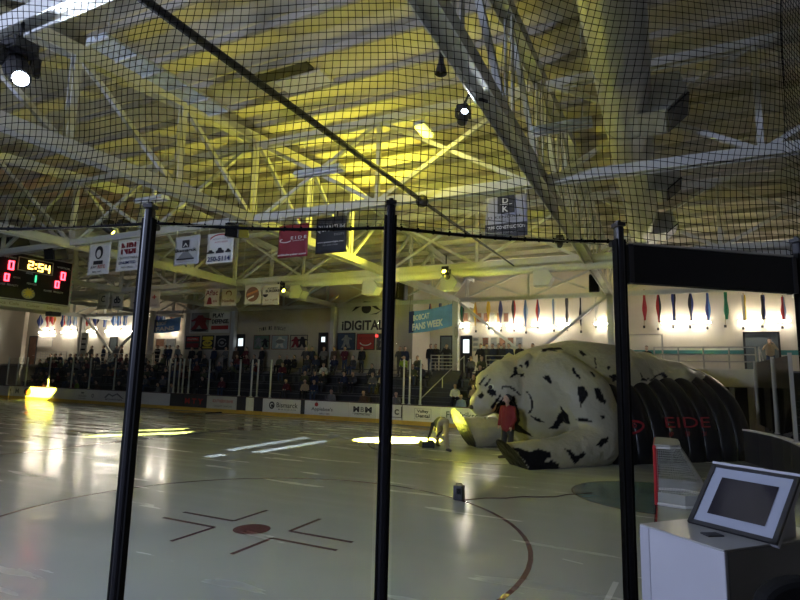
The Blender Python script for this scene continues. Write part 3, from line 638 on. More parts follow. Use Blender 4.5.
def far(px0, px1, mat, label, art=(), hgt=1.07):
    x0, x1 = fx(px0)+.012, fx(px1)-.012
    t = board_poly('b', [(x0, YF), (x1, YF)], mat, label, 'far rink boards', hgt)
    W_ = x1-x0; F = lambda u, z, k: V((x0+u*W_, YF-.008-.004*k, z))
    for k, a in enumerate(art):
        if a[0] == 't': lettering(a[1], a[2], t, F(a[3], a[4], k), RX, UZ, a[5]*W_, a[6], a[7] if len(a) > 7 else .01)
        else: build('logo', flat(F(0, 0, k), RX, UZ, [(p[0]*W_, p[1]) for p in a[1]], (0, 1, 0), .003), a[2], t)
    return t
def el2(u, z, w, h, n=18): return [(u+w/2*math.cos(2*math.pi*k/n), z+h/2*math.sin(2*math.pi*k/n)) for k in range(n)]
def bx2(u, z, w, h): return box_(u, z, w, h)
far(0, 12, BOARD, 'white rink board with a small dark logo, nearest the far-left corner', [('p', bx2(.5, .7, .7, .22), GREYI), ('t', 'FIRST', WHITE, .5, .7, .5, .1)])
far(12, 21, BOARD, 'white rink board with a grey swirl logo, second from the far-left corner', [('t', 'M', GREYI, .5, .65, .4, .4, .03)])
far(21, 30.5, BOARD, 'rink board with a dark oval red and orange logo, left of the yellow-lit board', [('p', el2(.62, .62, .75, .62), INK), ('p', el2(.62, .62, .5, .4), ORANP), ('t', 'OK', REDP, .62, .62, .4, .2, .03)])
far(30.5, 53, BOARD, 'plain white rink board lit by the yellow spotlight')
far(53, 75, BOARD, 'plain white rink board just right of the yellow-lit board')
far(75, 100, BOARD, 'white rink board with two small grey logos', [('t', 'ROUGH', GREYI, .3, .55, .3, .16, .02), ('p', bx2(.3, .78, .12, .12), GREYI), ('t', 'RIDER', GREYI, .3, .36, .3, .08), ('t', 'o', GREYI, .72, .6, .1, .3)])
far(100, 128, BOARD, 'white rink board with a dark mountain outline logo, left of the left black post', [('p', [(.15, .5), (.3, .85), (.45, .7), (.62, .88), (.86, .5), (.8, .5), (.6, .78), (.45, .6), (.32, .75), (.22, .5)], GREYI), ('t', 'MOUNTAIN', GREYI, .5, .4, .6, .12, .02)])
far(128, 150, BOARD, 'plain white rink board right of the left black post')
far(150, 170, BOARD, 'plain white rink board at the left end of the players bench')
far(170, 184, BOARDD, 'dark rink board before the players bench')
far(184, 207, BOARDD, 'dark rink board with red block letters on the players bench front', [('t', 'M T Y', REDP, .45, .62, .8, .36, .03)])
far(207, 237, pm('board_print_white', (.5, .49, .46), .4), 'white rink board with rows of pale red print on the players bench front', [('t', 'SOUTHERN BANK', REDP, .55, .72, .7, .2, .01), ('t', 'CREDIT UNION', GREYI, .55, .4, .6, .12)])
far(237, 246, BOARDD, 'narrow black gate board right of the players bench')
far(246, 254, BOARD, 'narrow white rink board between two black gates')
far(254, 263, BOARDD, 'narrow black gate board beside the small round logo board')
far(263, 301, BOARD, 'white rink board with a round dark logo and city lettering', [('p', el2(.25, .64, .15, .46), INK), ('p', el2(.25, .64, .09, .26), WHITE), ('p', el2(.26, .62, .07, .18), INK), ('t', 'Bismarck', INK, .66, .68, .56, .3, .01), ('t', 'M A N D A N', GREYI, .66, .42, .46, .09)])
far(301, 305, BOARDD, 'narrow black divider board left of the apple logo')
far(305, 350, BOARD, 'white rink board with a red apple logo and cursive lettering', [('p', el2(.27, .83, .085, .24), REDP), ('p', bx2(.28, .97, .012, .08), INK), ('t', "Applebee's", INK, .40, .55, .48, .26, .01), ('t', 'GRILL + BAR', INK, .46, .32, .24, .07)])
far(350, 381, BOARD, 'white rink board with bold black three-letter logo', [('t', 'M', INK, .22, .68, .2, .32, .05), ('t', 'B', GREYI, .42, .68, .12, .28, .03), ('t', 'M', INK, .62, .68, .22, .32, .05), ('t', 'CONTRACTING', INK, .42, .4, .5, .1), ('p', bx2(.42, .46, .64, .02), INK)])
far(381, 403, BOARD, 'white rink board behind the middle black post with a framed mark', [('p', [(.42, .35), (.97, .35), (.97, .95), (.94, .95), (.94, .38), (.42, .38)], INK), ('t', 'C', INK, .74, .65, .2, .3, .04), ('p', bx2(.985, .64, .03, .8), INK)])
far(403, 440, BOARD, 'white rink board with a boxed black two-line logo behind the bending person', [('p', bx2(.55, .62, .46, .56), GREYI), ('p', bx2(.55, .62, .44, .53), BOARD), ('t', 'Valley', INK, .55, .74, .32, .2, .03), ('t', 'Dental', INK, .55, .52, .38, .2, .03)])
far(440, 500, BOARD, 'white rink board with tall serif lettering beside the cat head', [('t', 'Fredriksen', pm('green_ink', (.05, .09, .05), .5), .42, .66, .62, .34, .012), ('t', 'INSURANCE', GREYI, .42, .42, .3, .06)])
far(500, 545, BOARD, 'white rink board hidden behind the inflatable cat')
ca = [(XR-RC+RC*math.cos(math.radians(a)), YF-RC+RC*math.sin(math.radians(a))) for a in range(90, -1, -6)]
board_poly('b', [(fx(545)+.01, YF)]+ca[:4], BOARDD, 'dark curved rink boards behind the black tunnel', 'corner rink boards', kick=False)
board_poly('b', ca[11:], BOARDD, 'dark curved rink boards right of the black tunnel', 'corner rink boards', kick=False, cap=WHITE)
ex0 = YF-RC
for k in range(4):
    y1 = ex0-.02-2.2*k; y0 = y1-2.16
    board_poly('b', [(XR, y1), (XR, y0)], BOARDD, 'dark end rink board behind the goal, %s from the far corner' % ['first', 'second', 'third', 'fourth'][k], 'end rink boards', kick=False, cap=WHITE)
cl = [(XL+RC+RC*math.cos(math.radians(a)), YF-RC+RC*math.sin(math.radians(a))) for a in range(180, 89, -9)]
board_poly('b', cl+[(fx(0)-.02, YF)], BOARD, 'white curved rink boards at the far-left corner', 'corner rink boards')
nearp = [(XR-RC+RC*math.cos(math.radians(a)), YN+RC+RC*math.sin(math.radians(a))) for a in range(0, -91, -9)]
# ================================================================== FAR GLASS
def stanch(px, label, h=2.35, Y=YF+.06, w=.075):
    x = fx(px) if Y > YF-1 else px; t = thing('stanchion', (x, Y, 1.09), label, 'glass post', 'far glass posts'); mb = MB(); mb.box((x, Y, 1.09+h/2), (w, .09, h)); build('post', mb, ALU, t, bevel=.008)
    mb = MB(); mb.box((x, Y, 1.105), (w*2, .14, .03)); build('foot_plate', mb, ALU, t); return t
sp = [4, 14, 23, 46, 69, 87, 112, 138, 167, 172, 177, 181, 187, 207, 238, 250, 256, 269]
for k, px in enumerate(sp):
    stanch(px, 'pale aluminium post of the far glass, %s' % (['leftmost in view', 'second from the left edge', 'third from the left edge', 'above the yellow-lit board', 'left of the mountain logo board', 'above the mountain logo board', 'just left of the left black post', 'behind the left black post', 'first of the cluster of five', 'second of the cluster of five', 'third of the cluster of five', 'fourth of the cluster of five', 'last of the cluster of five', 'in the middle of the bench glass', 'brightest, at the right end of the bench glass', 'beside the narrow white board', 'right of the narrow white board', 'alone above the round logo board'][k]))
for k, px in enumerate((403, 409, 420)): stanch(px, 'pale aluminium post right of the middle black post, %s of three' % ['first', 'second', 'third'][k], 2.45)
for k, (a, b_) in enumerate([(4, 14), (14, 23), (23, 46), (46, 69), (69, 87), (87, 112), (112, 138), (138, 167), (187, 207), (207, 238), (256, 269), (409, 420)]):
    x0, x1 = fx(a)+.05, fx(b_)-.05; mb = MB(); mb.box(((x0+x1)/2, YF+.06, 1.09+1.15), (x1-x0, .015, 2.26))
    tag(build('rink_glass', mb, GLASS, org=((x0+x1)/2, YF+.06, 1.11)), 'clear rink glass sheet on the far boards, %s' % ['leftmost', 'second from the left', 'third from the left', 'above the yellow-lit board', 'above the plain board right of it', 'above the mountain logo board', 'just left of the left black post', 'behind the left black post', 'left half of the bench glass', 'right half of the bench glass', 'above the round logo board', 'right of the middle black post'][k], 'rink glass', 'far rink glass')
# end glass near the tunnel and stairs
for k, px in enumerate((757, 775, 793)):
    p = atX(px, 400, XR+.05); t = thing('stanchion', (XR+.05, p.y, 1.09), 'grey glass post on the dark end boards, %s from the black tunnel' % ['first', 'second', 'third'][k], 'glass post', 'end glass posts')
    mb = MB(); mb.box((XR+.05, p.y, 2.3), (.09, .08, 2.4)); build('post', mb, RAIL, t); mb = MB(); mb.box((XR+.05, p.y, 1.1), (.14, .16, .03)); build('foot_plate', mb, RAIL, t)
ys = [atX(px, 400, XR+.05).y for px in (757, 775, 793)]
for k in range(2):
    mb = MB(); mb.box((XR+.05, (ys[k]+ys[k+1])/2, 2.28), (.015, ys[k]-ys[k+1]-.1, 2.3)); tag(build('rink_glass', mb, GLASS, org=(XR+.05, (ys[k]+ys[k+1])/2, 1.13)), 'clear glass pane on the dark end boards, %s' % ['next to the tunnel', 'at the right edge'][k], 'rink glass', 'end rink glass')
mb = MB(); mb.box((-19.5, YF-.75, .025), (.16, 1.3, .05)); tag(build('dark_strip', mb, RUBBER, org=(-19.5, YF-.75, 0)), 'thin dark strip lying on the ice before the players bench', 'strip')  # thin dark strip flat on the ice in front of the boards
# ================================================================== BLEACHERS
def bleacher(x0, x1, label, rows=5):
    t = thing('bleachers', ((x0+x1)/2, YF+.9, -.15), label, 'bleachers', 'far side bleachers'); pos = []
    for k in range(rows):
        y0 = YF+1.0+.68*k; z = .35+.55*k; mb = MB(); mb.box(((x0+x1)/2, y0+.34, (z-.15)/2), (x1-x0, .68, z+.15)); build('tier', mb, BLEACH, t)
        mb = MB(); mb.box(((x0+x1)/2, y0+.52, z+.42), (x1-x0-.1, .28, .05)); n = max(2, int((x1-x0)/2.5))
        for i in range(n+1): mb.box((x0+.15+(x1-x0-.3)*i/n, y0+.52, z+.2), (.06, .2, .4))
        build('bench', mb, BENCH, t); pos.append((y0+.52, z+.45, y0+.2, z))
    return pos
SL = (fx(-6), fx(163)); SC = (fx(262), fx(402)); SR = (fx(438), fx(600)); SB = (fx(168), fx(260))
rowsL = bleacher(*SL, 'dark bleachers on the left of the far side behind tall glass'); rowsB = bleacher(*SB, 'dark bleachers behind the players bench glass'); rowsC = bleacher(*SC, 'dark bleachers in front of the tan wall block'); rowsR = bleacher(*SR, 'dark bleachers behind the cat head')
# aisle stairs with hand rail
t = thing('aisle_stairs', (fx(420), YF+1, -.15), 'dark aisle stairs between the two right bleachers', 'stairs')
xa, xb = fx(404), fx(437)
mb = MB()
for k in range(12): mb.box(((xa+xb)/2, YF+1.1+.27*k, (.26*k)/2), (xb-xa-.1, .29, .26*k+.3))
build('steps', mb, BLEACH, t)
def railing(pts, z_h, bars, label, posts=1.6, mat=RAIL, r=.028):
    """guard rail along floor points, with level bars and posts"""
    t = thing('guard_rail', pts[0], label, 'railing'); mb = MB()
    for k in range(bars): mb.tube([V(p)+V((0, 0, z_h*(k+1)/bars)) for p in pts], r, 6)
    build('bars', mb, mat, t)
    for a, b_ in zip(pts, pts[1:]):
        a, b_ = V(a), V(b_); n = max(1, round((b_-a).length/posts))
        for i in range(n+1): q = a.lerp(b_, i/n); mb = MB(); mb.tube([q, q+V((0, 0, z_h+.03))], r*1.25, 8); build('post', mb, mat, t)
    return t
WF = YF+4.6
railing([(atY(431, 360, WF).x, WF, ZW), (atY(453, 360, WF).x, WF, ZW)], 1.05, 5, 'pale guard rail on the walkway left of the column, above the aisle')
railing([(atY(486, 360, WF).x, WF, ZW), (atY(560, 360, WF).x, WF, ZW)], 1.05, 4, 'pale guard rail with four bars on the walkway behind the cat head')
railing([(fx(408), YF+1.5, .25), (fx(436), WF-.1, ZW)], 1.0, 1, 'sloping hand rail climbing beside the aisle stairs', 2.2)
railing([(atY(40, 360, WF).x, WF, ZW), (atY(66, 360, WF).x, WF, ZW)], 1.2, 5, 'pale grid guard rail above the left bleachers', .8)
railing([(atY(96, 360, WF).x, WF, ZW), (atY(132, 360, WF).x, WF, ZW)], 1.05, 3, 'pale guard rail above the left bleachers beside the left black post')
railing([(atY(144, 360, WF).x, WF, ZW), (atY(163, 360, WF).x, WF, ZW)], 1.3, 4, 'pale guard rail right of the left black post', .9)
railing([(fx(0), YF+1.3, .9), (atY(24, 360, WF).x, WF, ZW)], 1.0, 2, 'sloping hand rail at the far-left end of the bleachers', 2.0)
# right hand platform, stairs, rails
PY = CAM.y+29.6; xr0, xr1 = atY(655, 370, PY).x, atY(757, 370, PY).x
mb = MB(); mb.box(((xr0+xr1)/2, PY+1.6, ZP-.42), (xr1-xr0, 3.2, .84)); t = build('viewing_platform', mb, pm('beige_fascia', (.62, .58, .48), .8), org=((xr0+xr1)/2, PY, ZP-.84)); tag(t, 'beige raised platform with a railing right of the inflatable cat', 'platform')
mb = MB()
for k in range(6): mb.box((xr0+.3+(xr1-xr0-.6)*k/5, PY+.15, ZP/2-.5), (.2, .2, ZP-.7))
build('support_post', mb, RAIL, t); mb = MB(); mb.box(((xr0+xr1)/2, PY+2.4, ZP/2-.45), (xr1-xr0, .1, ZP-.75)); build('back_panel', mb, DKWIN, t)
railing([(xr0, PY+.08, ZP), (xr1, PY+.08, ZP)], 1.0, 3, 'grey guard rail on the beige platform right of the cat', 1.1)
railing([(atY(630, 360, WY-.6).x, WY-.6, ZP), (atY(663, 360, WY-.6).x, WY-.6, ZP)], 2.1, 1, 'tall thin beige pipe frame behind the cat back', 3.2, RAIL, .035)
t = thing('stairs', (atY(775, 430, CAM.y+26).x, CAM.y+25.5, -.15), 'dark stairs coming down beside the beige platform at right', 'stairs'); xs0, xs1 = xr1+.15, xr1+2.0
mb = MB()
for k in range(11): mb.box(((xs0+xs1)/2, CAM.y+25.4+.4*k, .15*(k+1)-.15), (xs1-xs0, .42, .3*(k+1)))
build('steps', mb, BLEACH, t)
for x, nm in ((xs0, 'left'), (xs1, 'right')): railing([(x, CAM.y+25.3, .2), (x, CAM.y+29.7, ZP)], 1.0, 2, 'grey sloping rail on the %s of the dark stairs at right' % nm, 1.1)
mb = MB(); mb.box(((xs0+xs1)/2+1.6, CAM.y+33, ZP-.2), (5.0, 5.6, .3)); tag(build('landing', mb, CONC, org=((xs0+xs1)/2+1, CAM.y+32, ZP-.3)), 'grey concrete landing at the head of the right stairs', 'platform')
# dark crate stack by the corner glass
# ================================================================== POSTERS AND SIGNS ON THE FAR WALLS
def poster(x0, y0, x1, y1, Y, label, base, art=(), frame=BLACK, name='poster', cat='poster', group=None):
    c, w, h = wrect(x0, y0, x1, y1, Y); t = thing(name, (c.x, Y-.03, c.z-h/2), label, cat, group); mb = MB(); mb.box((c.x, Y-.025, c.z), (w, .04, h)); build('print', mb, base, t)
    if frame:
        mb = MB(); k = .05
        for s_ in (-1, 1): mb.box((c.x+s_*(w/2-k/2), Y-.035, c.z), (k, .06, h)); mb.box((c.x, Y-.035, c.z+s_*(h/2-k/2)), (w, .06, k))
        build('frame', mb, frame, t)
    F = lambda dx, dz, k: V((c.x+dx*w, Y-.05-.006*k, c.z+dz*h))
    for k, a in enumerate(art):
        if a[0] == 't': lettering(a[1], a[2], t, F(a[3], a[4], k), RX, UZ, a[5]*w, a[6]*h, a[7] if len(a) > 7 else .01)
        else: build(a[3] if len(a) > 3 else 'picture', flat(F(0, 0, k), RX, UZ, [(p[0]*w, p[1]*h) for p in a[1]], (0, 1, 0), .005), a[2], t)
    return t
def player_(cx, cz, s_=1): return [(cx+p[0]*s_, cz+p[1]*s_) for p in [(-.3, -.42), (-.12, -.40), (-.02, -.15), (.1, -.42), (.28, -.42), (.18, -.05), (.2, .15), (.34, .1), (.36, .2), (.12, .28), (.08, .42), (-.08, .42), (-.12, .28), (-.3, .12), (-.26, .05), (-.14, .1), (-.16, -.1)]]
PW = pm('print_white', (.60, .58, .54), .6)
poster(190.5, 311.5, 230, 333, BY, 'large white banner with a hockey player picture and bold two-line slogan', PW, [('p', box_(-.24, 0, .46, .9), GREYP), ('p', player_(-.24, 0, .8), MAROON), ('p', el_(-.24, -.36, .4, .12), INK), ('t', 'PLAY', INK, .22, .30, .28, .2, .04), ('t', 'DEFENSE.', INK, .28, .02, .42, .2, .04), ('p', box_(.27, -.26, .42, .18), REDP)], None, 'wall_banner', 'banner')
poster(186, 336, 200, 349.5, BY, 'dark red poster, leftmost of the three under the slogan banner', DKWIN, [('p', box_(0, .26, .86, .3), REDP), ('p', box_(0, -.2, .86, .3), MAROON), ('t', 'PLAYERS', PALE, 0, .26, .7, .12)])
poster(202, 335.5, 214, 349.5, BY, 'yellow and black poster, middle of the three under the slogan banner', INK, [('p', box_(0, .3, .86, .24), YELP), ('p', el_(0, -.05, .8, .45), YELP), ('t', 'CUP', INK, 0, -.05, .5, .16, .04), ('p', box_(0, -.36, .8, .12), YELP)])
poster(216, 335.5, 229, 350, BY, 'black poster with a pale swirl, right of the yellow one', INK, [('p', arc_(0, 0, .7, .6, .5, 3.4, .08), GREYP), ('p', arc_(0, 0, .7, .6, 3.7, 6.2, .08), GREYP), ('p', el_(0, 0, .3, .2), GREYP)])
poster(254, 335, 270, 349.5, BY, 'framed photograph of players, left of three on the tan wall', pm('print_green', (.13, .2, .13), .6), [('p', player_(-.2, 0, .8), GREYP), ('p', player_(.22, -.05, .7), INK)], BROWNP)
poster(272, 335, 288.5, 349.5, BY, 'framed pale photograph, middle of three on the tan wall', pm('print_ice', (.28, .34, .36), .6), [('p', player_(0, 0, .9), PW), ('p', el_(0, .05, .5, .3), GREYI)], BROWNP)
poster(290.5, 335, 308, 349.5, BY, 'framed photograph of two dark players, right of three on the tan wall', pm('print_tan', (.40, .34, .28), .6), [('p', player_(-.18, 0, .9), MAROON), ('p', player_(.2, 0, .9), INK)], BLACK)
c, w, h = wrect(260, 325.5, 285, 332.5, BY); t = thing('wall_letters', (c.x, BY-.05, c.z-h/2), 'small dark arched letters mounted on the tan wall above the framed photographs', 'sign')
for k, ch in enumerate('THIS IS BOBCAT'): 
    if ch != ' ': u = k/13-.5; lettering(ch, INK, t, (c.x+u*w, BY-.02, c.z+.15*h-.9*h*u*u), RX, UZ, w*.055, h*.5, .03, 'letter')
ig = poster(339, 299, 386.5, 332, BY, 'pale wall sign with a large black eye over bold black lettering', pm('sign_cream', (.46, .45, .38), .7), [('t', 'iDIGITAL', INK, .02, -.30, .88, .30, .035)], None, 'wall_sign', 'sign')
c, w, h = wrect(339, 299, 386.5, 332, BY)
def E_(pts): return [(p[0]*w, p[1]*h) for p in pts]
lid = [(-.22, .12), (-.12, .3), (.04, .42), (.18, .4), (.30, .26), (.40, .12), (.30, .17), (.2, .27), (.08, .31), (-.06, .25), (-.16, .16)]
build('eye_lid', flat((c.x, BY-.05, c.z), RX, UZ, E_(lid), (0, 1, 0), .012), INK, ig)
build('iris', flat((c.x, BY-.055, c.z), RX, UZ, [(.09*w+p[0], .2*h+p[1]) for p in ell(.2*w, .30*h)], (0, 1, 0), .012), INK, ig)
build('eye_corner', flat((c.x, BY-.05, c.z), RX, UZ, E_([(.16, .02), (.3, .06), (.40, .13), (.44, .2), (.38, .1), (.30, .02)]), (0, 1, 0), .012), INK, ig)
poster(337.5, 333, 355.5, 350, BY, 'dark blue poster with a pale standing figure under the eye sign', pm('print_navy', (.03, .05, .10), .6), [('p', player_(0, 0, .9), GREYP)], BLACK)
poster(357, 333.5, 375, 350, BY, 'red poster with a white swoosh under the eye sign', REDP, [('p', arc_(0, 0, .7, .5, 3.4, 5.9, .06), PALE), ('t', 'HOCKEY', MAROON, 0, .2, .7, .16)], BLACK)
poster(377, 333.5, 388, 350, BY, 'dark poster at the right under the eye sign', DKWIN, [('p', player_(0, 0, .8), GREYP)], BLACK)
EXR = emat('exit_red', (1.0, .05, .06), 2.5)
c = atY(377, 336, BY-.12); t = thing('exit_sign', c, 'small glowing red sign at the right of the red poster', 'sign'); mb = MB(); mb.box(c, (.28, .08, .22)); build('housing', mb, BLACK, t); mb = MB(); mb.box(c+V((0, -.05, 0)), (.22, .02, .16)); build('lit_face', mb, EXR, t)
# fan banners: blue-white cloth sagging between ties
def fan_banner(x0, y0, x1, y1, Y, slope, label, ztxt):
    c, w, h = wrect(x0, y0, x1, y1, Y); t = thing('fan_banner', (c.x, Y, c.z-h/2), label, 'banner', 'fan banners'); up = V((0, 0, 1)); ri = V((1, 0, slope)).normalized(); mb = MB(); n = 14; vs = []
    zz = lambda u: slope*(u-.5)*w - .10*(1-(2*u-1)**2)
    for k in (0, 1):
        for j in (0, 1):
            for i in range(n+1): u = i/n; vs.append((c.x+(u-.5)*w, Y+.01*k+.03*math.sin(u*8), c.z+zz(u)+(j-.5)*h))
    fs = []; q = 2*(n+1)
    for i in range(n): fs += [[i, i+1, i+n+2, i+n+1], [q+i, q+i+n+1, q+i+n+2, q+i+1], [i, q+i, q+i+1, i+1], [n+1+i, n+2+i, q+n+2+i, q+n+1+i]]
    mb.add(vs, fs); build('cloth', mb, CYANP, t)
    build('dark_end', flat((c.x-w*.44, Y-.03, c.z+zz(.06)), ri, up, rect(w*.12, h*.98), (0, 1, 0), .01), INKB, t)
    PWB = pm('bright_white_print', (.85, .85, .85), .6)
    lettering('BOBCAT', PWB, t, (c.x-.20*w, Y-.05, c.z+zz(.3)+h*.2), ri, up, w*.38, h*.26, .03); lettering(ztxt, PWB, t, (c.x-.05*w, Y-.05, c.z+zz(.45)-h*.2), ri, up, w*.72, h*.32, .04)
    mb = MB()
    for u in (0, 1): mb.tube([(c.x+(u-.5)*w, Y, c.z+zz(u)+h*.4), (c.x+(u-.5)*w*1.03, Y+.3, c.z+zz(u)+h*1.2)], .012, 5)
    build('tie', mb, BLACK, t)
fan_banner(409, 307.5, 452, 329.5, CAM.y+32.3, .14, 'blue and white fan banner with a dark end hung beside the pale column', 'FANS WEEK')
fan_banner(154.5, 318, 180, 331.5, CAM.y+32.3, .06, 'blue and white fan banner hung right of the left black post', 'FANS')
# wall photo rows
def photo_row(x0, x1, y0, y1, n, Y, where):
    for k in range(n):
        a = x0+(x1-x0)*k/n; b_ = x0+(x1-x0)*(k+.86)/n
        poster(a, y0, b_, y1, Y, 'small framed brown photograph %s, %s from the left' % (where, ['first', 'second', 'third', 'fourth', 'fifth', 'sixth', 'seventh', 'eighth'][k]), [BROWNP, GREYP, pm('print_rust', (.30, .14, .07), .6, var=.4)][k % 3], (), RAIL, 'framed_photo', 'framed photograph', 'wall photographs')
photo_row(463, 510, 312.5, 322.5, 7, WY, 'high among the flags')
photo_row(482, 524, 337, 347, 5, WY, 'low behind the standing crowd')
photo_row(156, 177, 338.5, 347, 2, WY, 'under the left fan banner')
for k in range(3): poster(472.5, 337.5+5*k, 479, 341.5+5*k, WY, 'small pale notice beside the lit doorway, %s of three' % ['top', 'middle', 'bottom'][k], PW, [('p', box_(0, 0, .7, .6), GREYP)], RAIL, 'notice', 'notice', 'notices by the lit doorway')
poster(37.5, 337, 53, 347, WY, 'pale beige notice board above the left bleachers', pm('board_beige', (.55, .5, .42), .7), (), RAIL, 'notice_board', 'notice board')
c, w, h = wrect(79, 333, 89, 357, CAM.y+32.2); t = thing('pillar_sign', (c.x, CAM.y+32.2, c.z-h/2), 'tall white sign with dark lines on a column above the left bleachers', 'sign'); mb = MB(); mb.box((c.x, CAM.y+32.2, c.z), (w*.6, .1, h)); build('panel', mb, PW, t)
for k in range(3): build('print', flat((c.x, CAM.y+32.13, c.z+h*(.25-.22*k)), RX, UZ, rect(w*.42, h*.07), (0, 1, 0), .01), INK, t)
c = atY(456, 332, CAM.y+32.4); t = thing('column_plaque', c, 'pale oval plaque on the column beside the fan banner', 'sign'); build('plaque', flat(c, RX, UZ, ell(.34, 1.1), (0, 1, 0), .03), RAIL, t); lettering('0', GREYI, t, c+V((0, -.02, 0)), RX, UZ, .16, .7, -.01, 'mark')
# ================================================================== FLAGS AND WALL LAMPS
FLC = dict(red=pm('flag_red', (.50, .03, .04), .7), navy=pm('flag_navy', (.03, .05, .22), .7), blue=pm('flag_blue', (.08, .2, .5), .7), yellow=pm('flag_yellow', (.75, .50, .02), .7), green=pm('flag_green', (.02, .22, .10), .7), black=pm('flag_black', (.02, .02, .03), .7), white=pm('flag_white', (.6, .58, .52), .7), pale=pm('flag_pale_blue', (.25, .36, .55), .7), orange=pm('flag_orange', (.60, .25, .05), .7))
POLE = pm('flag_pole', (.30, .22, .10), .5)
def flag(px, py, hpx, col, col2, label, wide=.42, cdir=(1, 0, 0)):
    cdir = V(cdir)
    Y = WY-.35; b_ = atY(px, py+hpx, Y+.3); tp = atY(px, py, Y-.3); t = thing('flag', (b_.x, WY, b_.z-.35), label, 'flag', 'flags on the far wall'); H = tp.z-b_.z
    foot = V((b_.x, WY-.06, b_.z-.3)); top = V((tp.x, WY-.75, tp.z+.05)); mb = MB(); mb.tube([foot, top], .018, 6); mb.ball(top, .04, 8, 6); build('pole', mb, POLE, t)
    mb = MB(); mb.box(foot, (.12, .06, .16)); build('bracket', mb, BLACK, t)
    mb = MB(); n = 9; L = []
    for j in range(n+1):
        v = j/n; c_ = top.lerp(foot, .03+v*.04)+V((0, -.03, -H*.93*v)); w = .03+wide*math.sin(min(1, .15+v*.95)*2.75)**.8*(.72+.28*math.sin(v*7+px)); L.append((c_, w))
    for i_, mi in ((0, 0), (1, 1)):
        vs = []; 
        for c_, w in L:
            a, b2 = (-.5, .1) if i_ == 0 else (.1, .5)
            for th in (0, 1): vs += [c_+cdir*(w*a)+V((0, .03*th+.05*math.sin(a*6), 0)), c_+cdir*(w*b2)+V((0, .03*th-.05, 0))]
        fs = []
        for j in range(n):
            p = j*4; q = p+4; fs += [[p, p+1, q+1, q], [p+2, q+2, q+3, p+3], [p, q, q+2, p+2], [p+1, p+3, q+3, q+1]]
        fs += [[0, 2, 3, 1], [n*4, n*4+1, n*4+3, n*4+2]]; mb.add(vs, fs, mi)
    build('cloth', mb, [FLC[col], FLC[col2]], t, smooth=True)
frs = [(431, 302, 19, 'navy', 'red'), (441, 302, 19, 'navy', 'navy'), (449, 305, 16, 'pale', 'blue'), (463, 300, 24, 'green', 'black'), (476, 303, 24, 'yellow', 'orange'), (489, 299, 25, 'yellow', 'yellow'), (501, 298, 28, 'navy', 'navy'), (514, 297, 29, 'black', 'red'), (526, 298, 30, 'blue', 'pale'), (538, 299, 24, 'red', 'navy'), (554, 299, 27, 'pale', 'white'), (567, 298, 27, 'black', 'black'), (581, 297, 30, 'black', 'white'), (596, 296, 26, 'white', 'white'), (644, 291, 31, 'red', 'red'), (658, 292, 32, 'red', 'black'), (673, 291, 31, 'navy', 'black'), (690, 292, 30, 'black', 'navy'), (707, 293, 30, 'navy', 'blue'), (725, 292, 29, 'green', 'green'), (743, 295, 28, 'white', 'yellow'), (762, 295, 26, 'black', 'navy'), (782, 297, 25, 'red', 'pale'),
       (42, 315, 14, 'navy', 'navy'), (50, 315, 13, 'red', 'red'), (55, 314, 13, 'red', 'orange'), (65, 314, 14, 'navy', 'red'), (71, 314, 13, 'pale', 'navy'), (77, 314, 13, 'pale', 'pale'), (90, 314, 13, 'red', 'navy'), (98, 313, 14, 'navy', 'black'), (107, 313, 15, 'navy', 'blue'), (116, 313, 14, 'blue', 'pale'), (121, 313, 14, 'blue', 'navy'), (127, 313, 14, 'blue', 'blue'), (160, 312, 12, 'navy', 'navy'), (165, 311, 12, 'blue', 'pale'), (174, 310, 12, 'red', 'orange')]
NUMW = ['first', 'second', 'third', 'fourth', 'fifth', 'sixth', 'seventh', 'eighth', 'ninth', 'tenth', 'eleventh', 'twelfth', 'thirteenth', 'fourteenth', 'fifteenth']
for k, f_ in enumerate(frs):
    sec = ('%s from the fan banner' % NUMW[k]) if k < 14 else ('%s right of the right black post' % NUMW[k-14]) if k < 23 else ('%s right of the scoreboard' % NUMW[k-23])
    cn_ = f_[3] if f_[3] == f_[4] else f_[3]+' and '+f_[4]
    flag(*f_, '%s flag hanging on the far wall, %s' % (cn_, sec), .60 if k >= 23 else .27, (.72, .69, 0) if k >= 23 else (1, 0, 0))
TUBE = emat('tube_glow', (1.0, .92, .78), 140)
lam = [(460, 469), (486, 501), (506, 522), (532, 551), (557, 571), (594, 609), (661, 684), (688, 711), (738, 763), (767, 791), (39, 54), (61, 76), (87, 96), (105, 119), (121, 133), (158, 164), (171, 176), (-17, -4)]  # last pair is an unseen lamp added to brighten the left wall
for k, (a, b_) in enumerate(lam):
    ym = 326-(a-460)*.0165 if a > 300 else 332.3-(a-40)*.016
    c, w, h = wrect(a, ym-1, b_, ym+1, WY-.2); t = thing('wall_lamp', (c.x, WY-.1, c.z-.1), 'bright wall strip lamp behind the flags, %s' % (('added out of view to brighten the left wall' if k == 17 else '%s of the left row' % NUMW[k-10]) if k > 9 else ('%s from the fan banner column' % NUMW[k])), 'lamp', 'wall strip lamps')
    mb = MB(); mb.box((c.x, WY-.07, c.z), (w, .14, .12)); build('housing', mb, PW, t); mb = MB(); mb.tube([(c.x-w/2+.03, WY-.19, c.z), (c.x+w/2-.03, WY-.19, c.z)], .05, 10); build('tube', mb, TUBE, t)
